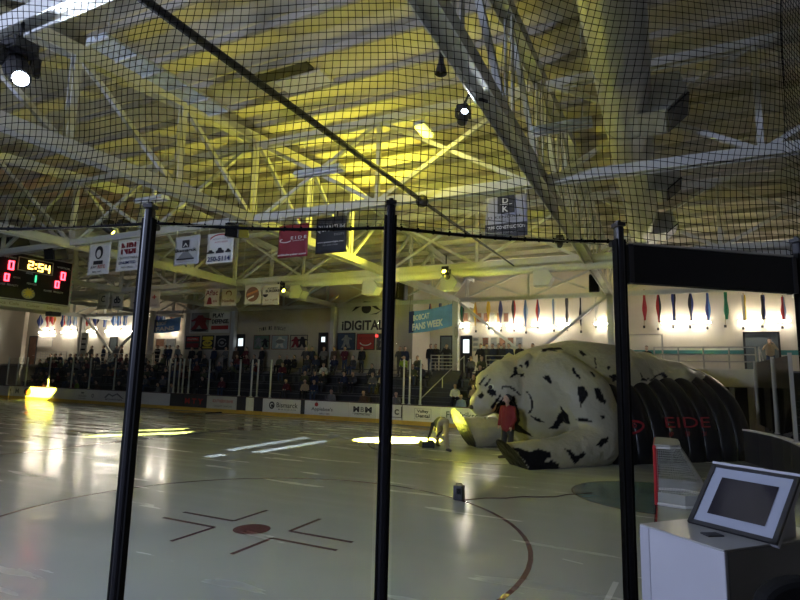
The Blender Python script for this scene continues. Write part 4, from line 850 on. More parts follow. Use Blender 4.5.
# black markings of the cat, plus its shaded armpit gap painted black: (near-side range, outline in the flank plane: metres forward, metres up)
SPOTS_AND_GAP = [(-0.0,1.9,[(-1.58,3.69),(-1.68,3.7),(-1.82,3.73),(-2.21,3.75),(-2.18,3.67),(-1.62,3.62),(-1.57,3.56),(-1.41,3.58),(-1.47,3.6)]),(0.6,1.8,[(-2.72,3.67),(-2.81,3.63),(-2.78,3.48),(-2.64,3.43),(-2.63,3.52)]),(1.1,2.2,[(-0.92,2.67),(-1.01,2.77),(-1.07,2.68),(-1.11,2.45),(-1.06,2.48),(-1.02,2.54)]),(1.6,2.8,[(-1.69,3.03),(-1.74,3.02),(-1.74,2.89),(-1.82,2.74),(-1.81,2.62),(-1.72,2.71),(-1.66,2.87)]),(1.9,3.1,[(-1.65,2.41),(-1.78,2.45),(-1.88,2.23),(-1.84,2.07),(-1.72,1.93),(-1.66,1.74),(-1.64,1.95),(-1.61,2.18)]),(2.2,3.3,[(-2.09,2.37),(-2.26,2.39),(-2.35,2.2),(-2.41,1.97),(-2.36,1.88),(-2.2,1.95),(-2.1,2.07)]),(1.8,2.9,[(-2.28,2.91),(-2.37,2.87),(-2.38,2.74),(-2.26,2.73)]),(1.0,2.7,[(-3.02,3.4),(-3.08,3.39),(-2.98,3.06),(-2.52,2.81),(-2.93,3.05)]),(1.2,2.2,[(-3.33,3.08),(-3.49,3.13),(-3.53,3.05),(-3.36,2.99)]),(1.4,2.3,[(-3.3,2.79),(-3.59,2.85),(-3.65,2.8),(-3.62,2.61),(-3.42,2.61)]),(1.9,3.2,[(-1.57,1.37),(-1.65,1.43),(-1.94,1.38),(-1.87,1.31),(-1.71,1.31)]),(2.4,3.4,[(-2.11,1.5),(-2.24,1.57),(-2.28,1.46),(-2.16,1.45)]),(2.6,3.5,[(-1.77,0.67),(-2.03,0.86),(-2.24,0.9),(-2.21,0.77),(-1.9,0.6)]),(2.6,3.5,[(-0.68,0.58),(-0.85,0.55),(-1.04,0.34),(-1.31,0.5),(-1.36,0.39),(-1.14,0.24),(-1.03,0.11),(-0.83,0.31)]),(2.5,3.6,[(0.54,0.49),(0.35,0.55),(0.18,0.59),(-0.15,0.48),(-0.14,0.34),(0.21,0.23),(0.46,0.34)]),(2.6,3.6,[(0.11,0.14),(-0.16,0.26),(-0.41,0.17),(-0.49,0.02),(0.04,0.05)]),(0.2,1.4,[(-0.03,2.68),(-0.19,2.77),(-0.33,2.99),(-0.48,3.05),(-0.37,2.86),(-0.42,2.74),(-0.24,2.72),(-0.14,2.65)]),(0.4,1.3,[(-0.68,3.2),(-0.83,3.25),(-0.82,3.09),(-0.72,2.97),(-0.68,3.07)]),(0.2,1.3,[(-0.51,3.12),(-0.59,3.08),(-0.62,2.98),(-0.52,3.03)]),(0.4,1.4,[(-0.41,2.76),(-0.58,2.79),(-0.56,2.68),(-0.44,2.67)]),(0.7,1.8,[(-0.62,1.45),(-0.76,1.35),(-0.88,1.34),(-1.08,1.2),(-0.98,1.19),(-0.8,1.25)]),(0.8,2.1,[(-1.33,1.8),(-1.43,1.61),(-1.52,1.42),(-1.56,1.22),(-1.47,1.0),(-0.46,1.0),(-0.08,1.0),(-1.2,1.0),(-1.31,1.09),(-1.37,1.38),(-1.4,1.6)]),(0.7,1.8,[(-0.5,2.2),(-0.56,2.2),(-0.65,2.02),(-0.69,1.76),(-0.66,1.53),(-0.62,1.45),(-0.6,1.49),(-0.64,1.69),(-0.63,1.88),(-0.58,2.07)]),(0.4,1.5,[(0.29,2.29),(0.17,2.38),(0.03,2.38),(-0.17,2.28),(-0.37,2.06),(-0.32,2.06),(-0.16,2.21),(0.04,2.31),(0.21,2.28)]),(0.5,1.5,[(-0.1,2.03),(-0.18,2.05),(-0.21,1.89),(-0.16,1.86)]),(0.1,1.3,[(-0.27,1.77),(-0.28,1.75),(-0.38,1.55),(-0.37,1.53)]),(-3.1,-1.4,[(0.4,0.97)]),(0.0,1.4,[(0.35,1.46),(0.3,1.75),(0.21,1.91),(0.12,2.05),(-0.06,2.05),(-0.17,1.97),(-0.31,1.73),(-0.37,1.46),(-0.4,1.11),(-0.51,0.84),(-0.97,0.66),(-0.26,1.28),(0.1,1.42)]),(0.0,1.2,[(0.61,2.19),(0.48,2.26),(0.37,2.19),(0.37,2.04),(0.5,2.0),(0.57,2.06)]),(-0.1,1.0,[(0.89,2.02),(0.74,2.12),(0.72,2.02),(0.78,1.91),(0.88,1.94)]),(0.2,1.3,[(0.57,1.63),(0.35,1.93),(0.27,2.07),(0.23,2.04),(0.3,1.8),(0.44,1.57)]),(-0.1,0.9,[(0.78,2.41),(0.66,2.63),(0.55,2.71),(0.67,2.56),(0.76,2.35)]),(-0.0,1.0,[(0.67,2.36),(0.5,2.61),(0.46,2.6),(0.62,2.32)]),(1.2,2.3,[(-4.77,2.95),(-4.81,2.77),(-4.95,2.71),(-5.17,2.78),(-4.98,2.64),(-4.68,2.63)]),(1.1,2.2,[(-5.03,2.64),(-5.6,2.86),(-5.94,2.98),(-6.12,2.8),(-5.92,2.73),(-5.77,2.86),(-5.24,2.64)]),(0.5,1.8,[(-4.75,3.74),(-4.97,3.68),(-4.47,3.51)]),(2.6,3.9,[(1.0,0.62),(0.72,0.6),(0.1,0.28),(-0.62,-0.1),(0.2,-0.1),(0.5,-0.1)])]
# ================================================================== INFLATABLE CAT TUNNEL
LF, LN, LO = V((-.72, -.694, 0)), V((.694, -.72, 0)), V((1.0, 11.3, 0))
def L3(s, n, z): return LO + LF*s + LN*n + V((0, 0, z))
cat_t = thing('inflatable_cat_tunnel', LO+LF*-3.5, 'huge cream inflatable wild cat with black spots crouching at the mouth of a black tunnel', 'inflatable')
CH = [(0, [(-2.0, 0, 1.95, 1.9), (-3.4, 0, 2.15, 1.98), (-4.7, .05, 2.2, 1.85), (-5.9, .3, 2.45, 1.35), (-7.0, .8, 2.6, .85), (-7.9, 1.1, 2.68, .38)]),
      (0, [(-1.7, 1.15, 2.75, .9), (-2.3, 1.75, 2.0, 1.0), (-2.5, 2.15, 1.1, .88), (-2.3, 2.4, .60, .72), (-.9, 2.55, .34, .56), (1.2, 2.55, .10, .60)]),
      (0, [(-1.7, -1.15, 2.5, .9), (-2.4, -1.9, 1.2, .8), (-1.5, -2.1, .55, .6), (.2, -2.2, .5, .62), (.9, -2.2, .55, .66)]),
      (0, [(-.9, -.1, 2.35, 1.1), (-.35, .1, 2.25, .98)]), (0, [(-.15, .1, 2.55, .72), (.30, .12, 2.45, .50)]), (0, [(.0, .15, 2.1, .6), (.60, .18, 1.74, .46)]),
      (0, [(-.8, .1, 1.5, .62), (-1.0, .1, 1.25, .65)]), (0, [(-.85, .95, 2.15, .42), (-.9, .9, 1.6, .42)]), (0, [(.5, .42, 1.7, .28)]), (0, [(.5, -.15, 1.7, .28)]),
      (0, [(-.75, .62, 3.15, .26), (-.88, .72, 3.42, .12)]), (0, [(-.75, -.5, 3.2, .26), (-.88, -.6, 3.46, .12)])]
co, fs_, tg_ = blob(CH, .055, 6, cut=[((-.08, .70, .95), .42, (.95, 1.35, 2.3))])
def plane_clip(co, p0, nrm, nlo, nhi):
    nrm = np.array(nrm, float); nrm /= np.linalg.norm(nrm); d = (co-np.array(p0, float))@nrm
    k = (d > 0) & (co[:, 1] > nlo) & (co[:, 1] < nhi) & (co[:, 0] > -1.3) & (co[:, 2] < 1.6); co[k] -= d[k, None]*nrm; return k
sole1 = plane_clip(co, (1.08, 2.5, .62), (.75, 0, -.60), 1.4, 3.9); sole2 = plane_clip(co, (.48, -2.2, 1.12), (.87, 0, -.48), -3.6, -1.1)
co[:, 2] = np.maximum(co[:, 2], .005)
def inpoly(P, poly):
    x, y = P[:, 0], P[:, 1]; c = np.zeros(len(P), bool); j = len(poly)-1
    for i in range(len(poly)):
        xi, yi = poly[i]; xj, yj = poly[j]
        c ^= ((yi > y) != (yj > y)) & (x < (xj-xi)*(y-yi)/((yj-yi) or 1e-9)+xi); j = i
    return c
black = np.zeros(len(co))
for nlo, nhi, poly in SPOTS_AND_GAP: black[(co[:, 1] > nlo) & (co[:, 1] < nhi) & inpoly(co[:, [0, 2]], poly)] = 1
# mirrored spots on the far flank, mouth lining, paw soles
for nlo, nhi, poly in SPOTS_AND_GAP[:9]: black[(co[:, 1] < -.3) & inpoly(co[:, [0, 2]], poly)] = 1
black[sole1] = 1; black[sole2 & ~((co[:, 2] > .85))] = 1
mouth = ((co[:, 0]+.08)/.43)**2+((co[:, 1]-.70)/.60)**2+((co[:, 2]-.95)/1.0)**2 < 1.0
black[mouth] = 1
W3 = np.array([list(LO)]*len(co)) + np.outer(co[:, 0], LF) + np.outer(co[:, 1], LN); W3[:, 2] += co[:, 2]
FUR = bpy.data.materials.new('inflatable_vinyl'); FUR.use_nodes = True; nt = FUR.node_tree; b = nt.nodes['Principled BSDF']
at = nt.nodes.new('ShaderNodeAttribute'); at.attribute_name = 'spots'; tc = nt.nodes.new('ShaderNodeTexCoord'); nz = nt.nodes.new('ShaderNodeTexNoise'); nz.inputs['Scale'].default_value = 1.1; nz.inputs['Detail'].default_value = 5
nt.links.new(tc.outputs['Object'], nz.inputs['Vector'])
m1 = nt.nodes.new('ShaderNodeMix'); m1.data_type = 'RGBA'; m1.inputs['A'].default_value = (.25, .235, .165, 1); m1.inputs['B'].default_value = (.44, .42, .33, 1); nt.links.new(nz.outputs['Fac'], m1.inputs['Factor'])
m2 = nt.nodes.new('ShaderNodeMix'); m2.data_type = 'RGBA'; m2.inputs['B'].default_value = (.01, .01, .011, 1); nt.links.new(m1.outputs['Result'], m2.inputs['A']); nt.links.new(at.outputs['Fac'], m2.inputs['Factor'])
nt.links.new(m2.outputs['Result'], b.inputs['Base Color']); b.inputs['Roughness'].default_value = .36; mv = nt.nodes.new('ShaderNodeMapRange'); mv.inputs['To Min'].default_value = .3; mv.inputs['To Max'].default_value = .04; nt.links.new(at.outputs['Fac'], mv.inputs['Value']); nt.links.new(mv.outputs[0], b.inputs['Specular IOR Level'])
n2 = nt.nodes.new('ShaderNodeTexNoise'); n2.inputs['Scale'].default_value = 3.5; n2.inputs['Detail'].default_value = 3; nt.links.new(tc.outputs['Object'], n2.inputs['Vector'])
bp = nt.nodes.new('ShaderNodeBump'); bp.inputs['Strength'].default_value = .55; bp.inputs['Distance'].default_value = .16; nt.links.new(n2.outputs['Fac'], bp.inputs['Height']); nt.links.new(bp.outputs[0], b.inputs['Normal'])
base = cat_t.location
me = blob_mesh('cat_body', W3-np.array(list(base)), fs_, np.zeros(len(fs_)), [FUR])
at_ = me.attributes.new('spots', 'FLOAT', 'POINT'); at_.data.foreach_set('value', black)  # also carries the painted armpit gap
cat_b = bpy.data.objects.new('cat_body', me); COL.objects.link(cat_b); cat_b.parent = cat_t
# eyes, nose, teeth
EYEW = pm('eye_white', (.62, .64, .48), .3)
for n_, s_, z_ in ((.52, .34, 2.32), (-.28, .42, 2.34)):
    p = L3(s_+.08, n_, z_); mb = MB(); mb.ball(p, .16, 14, 10, (1, 1, .7)); e = build('eye', mb, EYEW, cat_b, smooth=True)
    mb = MB(); mb.ball(p+LF*.11+LN*(.09 if n_ > 0 else -.03)+V((0, 0, -.01)), .075, 10, 8); build('pupil', mb, BLACK, e, smooth=True)
mb = MB(); mb.ball(L3(1.0, .18, 1.62), .11, 14, 10, (1, 1.3, .8)); build('nose', mb, BLACK, cat_b, smooth=True)
mb = MB()
for n_ in (.32, .02, -.1): mb.tube([L3(.52, n_, 1.42), L3(.5, n_, 1.22)], [.06, .015], 8)
build('teeth', mb, EYEW, cat_b)
# black ribbed tunnel
TN = pm('tunnel_vinyl', (.008, .008, .009), .38, spec=.35); SEAM = pm('tunnel_seam', (.10, .09, .09), .5)
s0, s1, nch = -2.9, -8.5, 8
mb = MB(); vs = []; NS, NA = 64, 36
for i in range(NS+1):
    u = i/NS; s = s0+(s1-s0)*u; bl = .14*abs(math.sin(math.pi*nch*u))**.6
    for j in range(NA+1):
        a = math.pi*j/NA; vs.append(L3(s, (2.45+bl)*math.cos(a), max(.0, (2.85+bl)*math.sin(a)**.85)))
fs = [[i*(NA+1)+j, i*(NA+1)+j+1, (i+1)*(NA+1)+j+1, (i+1)*(NA+1)+j] for i in range(NS) for j in range(NA)]
mb.add(vs, fs)
o = build('tunnel', mb, TN, cat_t, smooth=True); so = o.modifiers.new('wall', 'SOLIDIFY'); so.thickness = -.25
for k in range(1, nch+1):
    s = s0+(s1-s0)*k/nch; mb = MB(); mb.tube([L3(s, 2.5*math.cos(math.pi*j/30), .03+2.88*math.sin(math.pi*j/30)**.85) for j in range(31)], .028, 6); tag(build('seam', mb, SEAM, o))
tr, tu = -LF, (V((0, 0, 1))-LN*.12).normalized()
ROSSO = pm('tunnel_red', (.34, .02, .03), .5)
mb = MB()
A = [(-.75+1.0*math.cos(a)*.7, .24*math.sin(a)) for a in [2*math.pi*k/28 for k in range(28)]]; Bq = [(-.72+.84*math.cos(a)*.7, .16*math.sin(a)) for a in [2*math.pi*k/28 for k in range(28)]]
c0 = L3(-4.0, 2.70, 1.22)
for k in range(28):
    q = [A[k], A[(k+1) % 28], Bq[(k+1) % 28], Bq[k]]; mb.prism([c0+tr*p[0]+tu*(p[1]+.12*p[0]) for p in q], LN*.01)
build('logo_ring', mb, ROSSO, o); lettering('auto', ROSSO, o, c0+tr*-.7, tr, tu, .7, .16, .01)
lettering('EIDE', ROSSO, o, L3(-5.75, 2.70, 1.30), tr, tu, 1.9, .34, .0); lettering('CHRYSLER  DODGE', ROSSO, o, L3(-5.8, 2.72, .92), tr, tu, 2.4, .15, .01)
lettering('BISMARCK', pm('grey_red', (.22, .2, .2), .5), o, L3(-5.0, 2.73, .62), tr, tu, 1.0, .09, .01); lettering('lee', PALE, o, L3(-6.6, 2.73, .62), tr, tu, .5, .22, .02)
# ================================================================== GOAL
GOALR = pm('goal_red', (.50, .02, .03), .35); TWINE = pm('goal_twine', (.40, .40, .37), .8)
gy0, gy1 = GY-.915, GY+.915
t = thing('hockey_goal', (GX+.4, GY, 0), 'red framed hockey goal with white netting seen from the side beside the black tunnel', 'hockey goal')
mb = MB()
for y in (gy0, gy1): mb.tube([(GX, y, 0), (GX, y, 1.22)], .036, 10)
mb.tube([(GX, gy0-.03, 1.22), (GX, gy1+.03, 1.22)], .036, 10); build('goal_frame', mb, GOALR, t)
bpts = [(GX, gy0), (GX+.55, gy0-.12), (GX+.95, gy0+.1), (GX+1.1, gy0+.55), (GX+1.1, gy1-.55), (GX+.95, gy1-.1), (GX+.55, gy1+.12), (GX, gy1)]
mb = MB(); mb.tube([(x, y, .03) for x, y in bpts], .03, 8); build('base_frame', mb, WHITE, t)
tpts = [(GX, gy0), (GX+.3, gy0+.02), (GX+.5, gy0+.25), (GX+.5, gy1-.25), (GX+.3, gy1-.02), (GX, gy1)]
mb = MB(); mb.tube([(x, y, 1.2) for x, y in tpts], .025, 8); build('top_frame', mb, WHITE, t)
def alongp(P, u):
    P = [V((x, y, 0)) for x, y in P]; L = [(b_-a).length for a, b_ in zip(P, P[1:])]; d = u*sum(L)
    for a, b_, l in zip(P, P[1:], L):
        if d <= l: return a.lerp(b_, d/l)
        d -= l
    return P[-1]
mb = MB(); nu, nv = 64, 22; G = [[alongp(bpts, i/nu).lerp(alongp(tpts, i/nu), (j/nv)**1.2)+V((0, 0, .04+1.16*j/nv)) for i in range(nu+1)] for j in range(nv+1)]
for j in range(nv+1): mb.tube(G[j], .004, 3, cap=False)
for i in range(nu+1): mb.tube([G[j][i] for j in range(0, nv+1, 2)], .004, 3, cap=False)
for i in range(16): y = gy0+.1+(gy1-gy0-.2)*i/15; mb.tube([(GX, y, 1.22), (GX+.5, min(max(y, gy0+.25), gy1-.25), 1.2)], .004, 3)
build('netting', mb, TWINE, t)
mb = MB(); P_ = [V((x, y, 0)) for x, y in bpts]
for a, b_ in zip(P_, P_[1:]): mb.prism([a+V((0, 0, .06)), b_+V((0, 0, .06)), b_+V((0, 0, .27)), a+V((0, 0, .27))], (0, .006, 0))
build('skirt_pad', mb, TWINE, t)
mb = MB(); mb.prism([(x+.0, y, 1.235) for x, y in tpts], (0, 0, .03)); build('top_pad', mb, TWINE, t)
# ================================================================== THINGS ON THE ICE
c = atZ(459, 500, 0); t = thing('stage_box', c, 'small black upright box standing alone on the ice with a trailing cable', 'box')
mb = MB(); mb.box(c+V((0, 0, .16)), (.22, .2, .3), taper=.94); build('body', mb, BLACK, t, bevel=.015); mb = MB(); mb.tube([c+V((-.07, 0, .3)), c+V((-.06, 0, .345)), c+V((.06, 0, .345)), c+V((.07, 0, .3))], .011, 6); build('handle', mb, BLKM, t)
mb = MB(); mb.box(c+V((.03, -.1, .2)), (.1, .02, .12)); build('vent', mb, RUBBER, t)
cp = [atZ(x, y, .008) for x, y in ((471, 499.5), (485, 498), (505, 498.2), (522, 496.6), (538, 497), (556, 496.8), (566, 494.6), (578, 494), (592, 492.5))]
mb = MB(); mb.tube([c+V((.1, 0, .01))]+cp, .011, 6); tag(build('power_cable', mb, pm('brown_cable', (.05, .02, .012), .6), org=cp[0]), 'thin dark cable running across the ice from the small box towards the crease', 'cable')
c = atZ(427, 448, 0); ax = V((_r.x, _r.y, 0)).normalized(); ay = V((-ax.y, ax.x, 0)); RC_ = Matrix((ax, ay, V((0, 0, 1)))).transposed()
t = thing('equipment_case', c, 'low black equipment case on the ice under the bending person', 'case')
mb = MB(); mb.box(c+V((0, 0, .13))+ax*.05, (.46, .34, .2), RC_); build('body', mb, BLACK, t, bevel=.03); mb = MB(); mb.box(c+V((0, 0, .25))+ax*.12, (.22, .26, .08), RC_); build('lid', mb, BLKM, t, bevel=.02)
mb = MB(); mb.ball(c+V((0, 0, .16))-ax*.24, .12, 12, 8, (.6, 1, 1.1)); build('yellow_end', mb, pm('yellow_shell', (.5, .46, .06), .4), t, smooth=True)  # rounded yellow end of the case
mb = MB()
for a in (-.15, .25): mb.ball(c+ax*a+V((0, 0, .03)), .035, 8, 6)
build('foot', mb, RUBBER, t)
# ================================================================== PEOPLE ON THE ICE
KHAKI = pm('khaki_cloth', (.34, .30, .20), .85, bump=.2, bscale=18); BLKC = pm('black_cloth', (.015, .015, .018), .85, bump=.2, bscale=18); REDC = pm('red_cloth', (.17, .008, .014), .8, bump=.2, bscale=18); SHOE = pm('shoe_black', (.02, .02, .02), .5)
def hand(h, d, side, k=1.0):
    """five unequal bent fingers: h wrist, d direction of the fingers, side = thumb side"""
    h, d, side = V(h), V(d).normalized(), V(side).normalized(); pn = d.cross(side); out = [(0, [(*h, .024), (*(h+d*.07), .034)])]
    for i, L in enumerate((.062, .072, .066, .05)):
        b_ = h+d*.085+side*(.027-.018*i); a = b_+d*L*.55; e = a+d*L*.4+pn*L*.35; out.append((0, [(*b_, .0105), (*a, .0095), (*e, .008)]))
    b_ = h+d*.03+side*.03; out.append((0, [(*b_, .012), (*(b_+side*.03+d*.025), .0105), (*(b_+side*.036+d*.055+pn*.012), .009)])); return out
def put(name, chains, mats, loc, label, voxel=.014):
    co, fs, tg = blob([(tg, [(p[0]+loc[0], p[1]+loc[1], p[2]+loc[2], p[3]) for p in ch]) for tg, ch in chains], voxel, 3)
    t = thing('person', loc, label, 'person'); me = blob_mesh('body', co-np.array(list(loc)), fs, tg, mats); o = bpy.data.objects.new('body', me); COL.objects.link(o); o.parent = t; return t
def W_(a, b_, z): v = ax*a+ay*b_; return (v.x, v.y, z)          # a = to the right as seen, b = away
def C_(tg, *pts): return (tg, [(*W_(*p[:3]), p[3]) for p in pts])
bp0 = atZ(442, 449, 0); lx = lambda px, py: ((atZ(px, py, 0)-bp0).dot(ax), (atZ(px, py, 0)-bp0).dot(ay))
f1, f2 = lx(447.5, 451.5), lx(437, 446)
bend = [C_(2, (.0, .1, .98, .15), (.12, .1, .96, .15)), C_(2, (.14, .1, .93, .125), (f1[0]-.05, f1[1]+.05, .5, .085), (f1[0], f1[1]+.06, .1, .06)), C_(2, (-.06, .12, .93, .125), (f2[0]+.03, f2[1]-.12, .5, .085), (f2[0], f2[1]+.02, .1, .06)),
        C_(3, (f1[0], f1[1]+.04, .06, .055), (f1[0]+.1, f1[1]-.08, .045, .048)), C_(3, (f2[0], f2[1]+.02, .06, .055), (f2[0]+.08, f2[1]-.10, .045, .048)),
        C_(1, (.04, .16, 1.0, .15), (-.06, .36, .98, .16), (-.14, .56, .86, .17)), C_(1, (-.33, .52, .84, .07), (.06, .60, .84, .07)),
        C_(1, (-.33, .50, .84, .065), (-.40, .30, .58, .055), (-.50, .10, .36, .042)), C_(1, (.06, .60, .84, .065), (-.02, .50, .58, .052), (-.16, .36, .40, .042)),
        C_(1, (-.14, .62, .84, .06), (-.17, .70, .76, .055)), C_(0, (-.19, .74, .68, .098), (-.20, .76, .62, .095)), C_(0, (-.24, .68, .58, .018), (-.26, .66, .56, .014)), C_(3, (-.17, .80, .68, .09), (-.18, .83, .62, .085))]
hd = W_(-.10, -.14, 0); bend += hand(W_(-.50, .10, .36), V(W_(-.35, -.3, 0))+V((0, 0, -.9)), W_(.6, -.5, 0)); bend += hand(W_(-.16, .36, .40), V(W_(-.5, -.4, 0))+V((0, 0, -.8)), W_(-.6, .5, 0))
put('p', bend, [SKIN, BLKC, KHAKI, SHOE], bp0, 'person in khaki trousers and black top bending down over the black case on the ice')
rp = L3(.14, 1.10, 0)
def C_(tg, *pts):          # this figure stands half turned to the left, 2.05 m tall on skates and with a helmet
    k = 1.12; c5, s5 = math.cos(.9), math.sin(.9); return (tg, [(*W_(k*(p[0]*c5+p[1]*s5), k*(-p[0]*s5+p[1]*c5), k*p[2]), k*p[3]*.96) for p in pts])
def W2(a, b_, z): return C_(0, (a, b_, z, 1))[1][0][:3]
sdx = V((ax.x, ax.y, 0))
red = [C_(2, (-.09, 0, .95, .12), (-.12, -.04, .52, .085), (-.15, .03, .12, .06)), C_(2, (.09, 0, .95, .12), (.12, -.02, .52, .085), (.16, .05, .12, .06)), C_(3, (-.15, .02, .06, .055), (-.25, -.10, .05, .048)), C_(3, (.16, .04, .06, .055), (.27, -.05, .05, .048)),
       C_(1, (-.06, 0, .92, .16), (-.06, 0, 1.2, .16), (-.09, 0, 1.42, .14)), C_(1, (.06, 0, .92, .16), (.06, 0, 1.2, .16), (.09, 0, 1.42, .14)), C_(1, (-.21, 0, 1.47, .075), (.21, 0, 1.47, .075)),
       C_(1, (-.22, 0, 1.46, .07), (-.27, -.02, 1.16, .06), (-.22, -.14, .98, .045)), C_(1, (.22, 0, 1.46, .07), (.27, .0, 1.16, .06), (.22, -.12, .96, .045)),
       C_(0, (0, 0, 1.5, .06), (-.01, -.01, 1.62, .055)), C_(0, (-.01, -.02, 1.7, .098), (-.015, -.03, 1.76, .1)), C_(0, (-.12, -.06, 1.70, .022), (-.13, -.065, 1.67, .018)), C_(3, (0, 0, 1.79, .1), (.03, .03, 1.76, .095))]
red += hand(W2(-.22, -.14, .98), V(W_(-.2, -.3, 0))+V((0, 0, -.9)), W_(.8, -.2, 0)); red += hand(W2(.22, -.12, .96), V(W_(-.1, -.3, 0))+V((0, 0, -.9)), W_(-.8, -.2, 0))
put('p', red, [SKIN, REDC, BLKC, SHOE], rp, 'person in red jersey and black trousers standing in the inflatable cat mouth')
# ================================================================== SPECTATORS
def sp_mesh(kind):
    if kind.startswith('sit'):
        ln = -.22 if kind == 'sit_lean' else -.02; up = kind == 'sit_arms'
        h = (ln*.9, .62 if ln > -.1 else .56)
        ch = [(1, [(-.07, 0, .12, .14), (-.07, ln*.5, .36, .15), (-.08, ln, .50, .12)]), (1, [(.07, 0, .12, .14), (.07, ln*.5, .36, .15), (.08, ln, .50, .12)]), (1, [(-.19, ln, .50, .07), (.19, ln, .50, .07)]),
              (2, [(-.10, -.02, .10, .11), (-.12, -.42, .10, .075), (-.12, -.44, -.36, .055)]), (2, [(.10, -.02, .10, .11), (.13, -.42, .10, .075), (.14, -.46, -.36, .055)]), (3, [(-.12, -.45, -.39, .05), (-.12, -.58, -.40, .045)]), (3, [(.14, -.47, -.39, .05), (.15, -.60, -.40, .045)]),
              (0, [(0, ln-.01, .56, .055), (0, ln-.04, .70, .06)]), (0, [(0, ln-.06, .74, .095), (0, ln-.07, .79, .1)]), (0, [(0, ln-.17, .745, .02), (0, ln-.18, .735, .016)]), (3, [(0, ln-.03, .83, .095), (0, ln+.01, .79, .09)])]
        for s_ in (-1, 1):
            if up: ch += [(1, [(s_*.2, ln, .49, .06), (s_*.27, ln-.12, .3, .05), (s_*.1, ln-.27, .55, .04)]), (0, [(s_*.08, ln-.28, .60, .042)])]
            else: ch += [(1, [(s_*.2, ln, .49, .06), (s_*.27, ln-.05, .24, .05), (s_*.14, -.33, .20, .04)]), (0, [(s_*.10, -.38, .20, .042)])]
    else:
        ch = [(1, [(-.06, 0, .95, .14), (-.07, 0, 1.2, .14), (-.08, 0, 1.38, .12)]), (1, [(.06, 0, .95, .14), (.07, 0, 1.2, .14), (.08, 0, 1.38, .12)]), (1, [(-.19, 0, 1.41, .07), (.19, 0, 1.41, .07)]), (2, [(-.09, 0, .9, .11), (-.11, -.02, .5, .075), (-.11, .02, .1, .055)]), (2, [(.09, 0, .9, .11), (.11, -.02, .5, .075), (.12, .02, .1, .055)]),
              (3, [(-.11, 0, .05, .05), (-.13, -.14, .045, .045)]), (3, [(.12, 0, .05, .05), (.14, -.14, .045, .045)]), (0, [(0, -.01, 1.46, .055), (0, -.02, 1.6, .06)]), (0, [(0, -.03, 1.62, .095), (0, -.03, 1.68, .1)]), (0, [(0, -.13, 1.63, .02), (0, -.14, 1.62, .016)]), (3, [(0, 0, 1.72, .095), (0, .03, 1.67, .09)])]
        for s_ in (-1, 1):
            if kind == 'stand_photo': ch += [(1, [(s_*.21, 0, 1.4, .062), (s_*.33, -.12, 1.2, .05), (s_*.12, -.3, 1.52, .04)]), (0, [(s_*.07, -.31, 1.57, .042)])]
            elif kind == 'stand_rail': ch += [(1, [(s_*.21, 0, 1.4, .062), (s_*.28, -.1, 1.15, .05), (s_*.2, -.34, 1.04, .04)]), (0, [(s_*.18, -.38, 1.05, .042)])]
            else: ch += [(1, [(s_*.21, 0, 1.4, .062), (s_*.27, .02, 1.12, .05), (s_*.26, -.08, .88, .04)]), (0, [(s_*.26, -.1, .82, .042)])]
    co, fs, tg = blob(ch, .03, 2)
    return blob_mesh('body', co, fs, tg, [SKIN, BLKC, BLKC, HAIR])
KIND = {k: sp_mesh(k) for k in ('sit', 'sit_lean', 'sit_arms', 'stand', 'stand_rail', 'stand_photo')}
TOPS = [BLKC, pm('cloth_charcoal', (.05, .05, .055), .85), pm('cloth_navy', (.02, .03, .07), .85), pm('cloth_grey', (.16, .16, .16), .85), pm('cloth_brown', (.10, .06, .04), .85), pm('cloth_maroon', (.12, .02, .03), .85), pm('cloth_olive', (.09, .10, .05), .85)]
LITE = {'white': pm('cloth_white', (.55, .54, .5), .85), 'yellow-green': pm('cloth_lime', (.28, .42, .05), .85), 'pale blue': pm('cloth_pale_blue', (.25, .34, .42), .85), 'red': REDC, 'green': pm('cloth_green', (.05, .28, .12), .85), 'tan': pm('cloth_tan', (.34, .27, .18), .85)}
PANT = [BLKC, pm('cloth_denim', (.04, .06, .11), .85), TOPS[1]]
_pro = {}
def spectator(kind, x, y, z, label, group=None, top=None, rz=None):
    if kind not in _pro:
        t = thing('spectator', (x, y, z), label, 'person', group); o = bpy.data.objects.new('body', KIND[kind]); COL.objects.link(o); o.parent = t; _pro[kind] = t; KIDS[t.name] = [o]; KIDS[o.name] = []
    else:
        t = dup(_pro[kind], (x, y, z), label=label)
        if group: t['group'] = group
        elif 'group' in t: del t['group']
    o = [c_ for c_ in COL.objects if c_.parent == t][0] if len(_pro) else None
    t.rotation_euler.z = random.uniform(-.35, .35) if rz is None else rz
    o.material_slots[1].link = 'OBJECT'; o.material_slots[1].material = top or random.choice(TOPS); o.material_slots[2].link = 'OBJECT'; o.material_slots[2].material = random.choice(PANT); return t
def crowd(rows, x0, x1, dens, label, group, skip=()):
    for r_, (ys_, zs_, yf, zf) in enumerate(rows):
        x = x0+.4
        while x < x1-.3:
            if random.random() < dens[r_] and not any(abs(x-sx) < .55 and r_ == sr for sx, sr in skip):
                spectator(random.choice(['sit', 'sit', 'sit_lean', 'sit_arms']), x, ys_-.06, zs_, label, group)
            x += .62+random.random()*.25
sk = [(fx(60), 0), (fx(372), 4), (fx(360), 2), (fx(365), 2), (fx(284), 1), (fx(291), 3), (fx(376), 2), (fx(452), 0), (fx(442), 1), (fx(461), 1), (fx(473), 0), (fx(478), 1), (fx(486), 3), (fx(490), 4)]
crowd(rowsL, *SL, (.25, .3, .45, .6, .65), 'dark-clothed spectator seated in the dim bleachers left of the players bench', 'spectators in the left bleachers', sk)
crowd(rowsB, *SB, (.3, .3, .4, .4, .4), 'dark-clothed spectator seated behind the players bench glass', 'spectators behind the bench', sk)
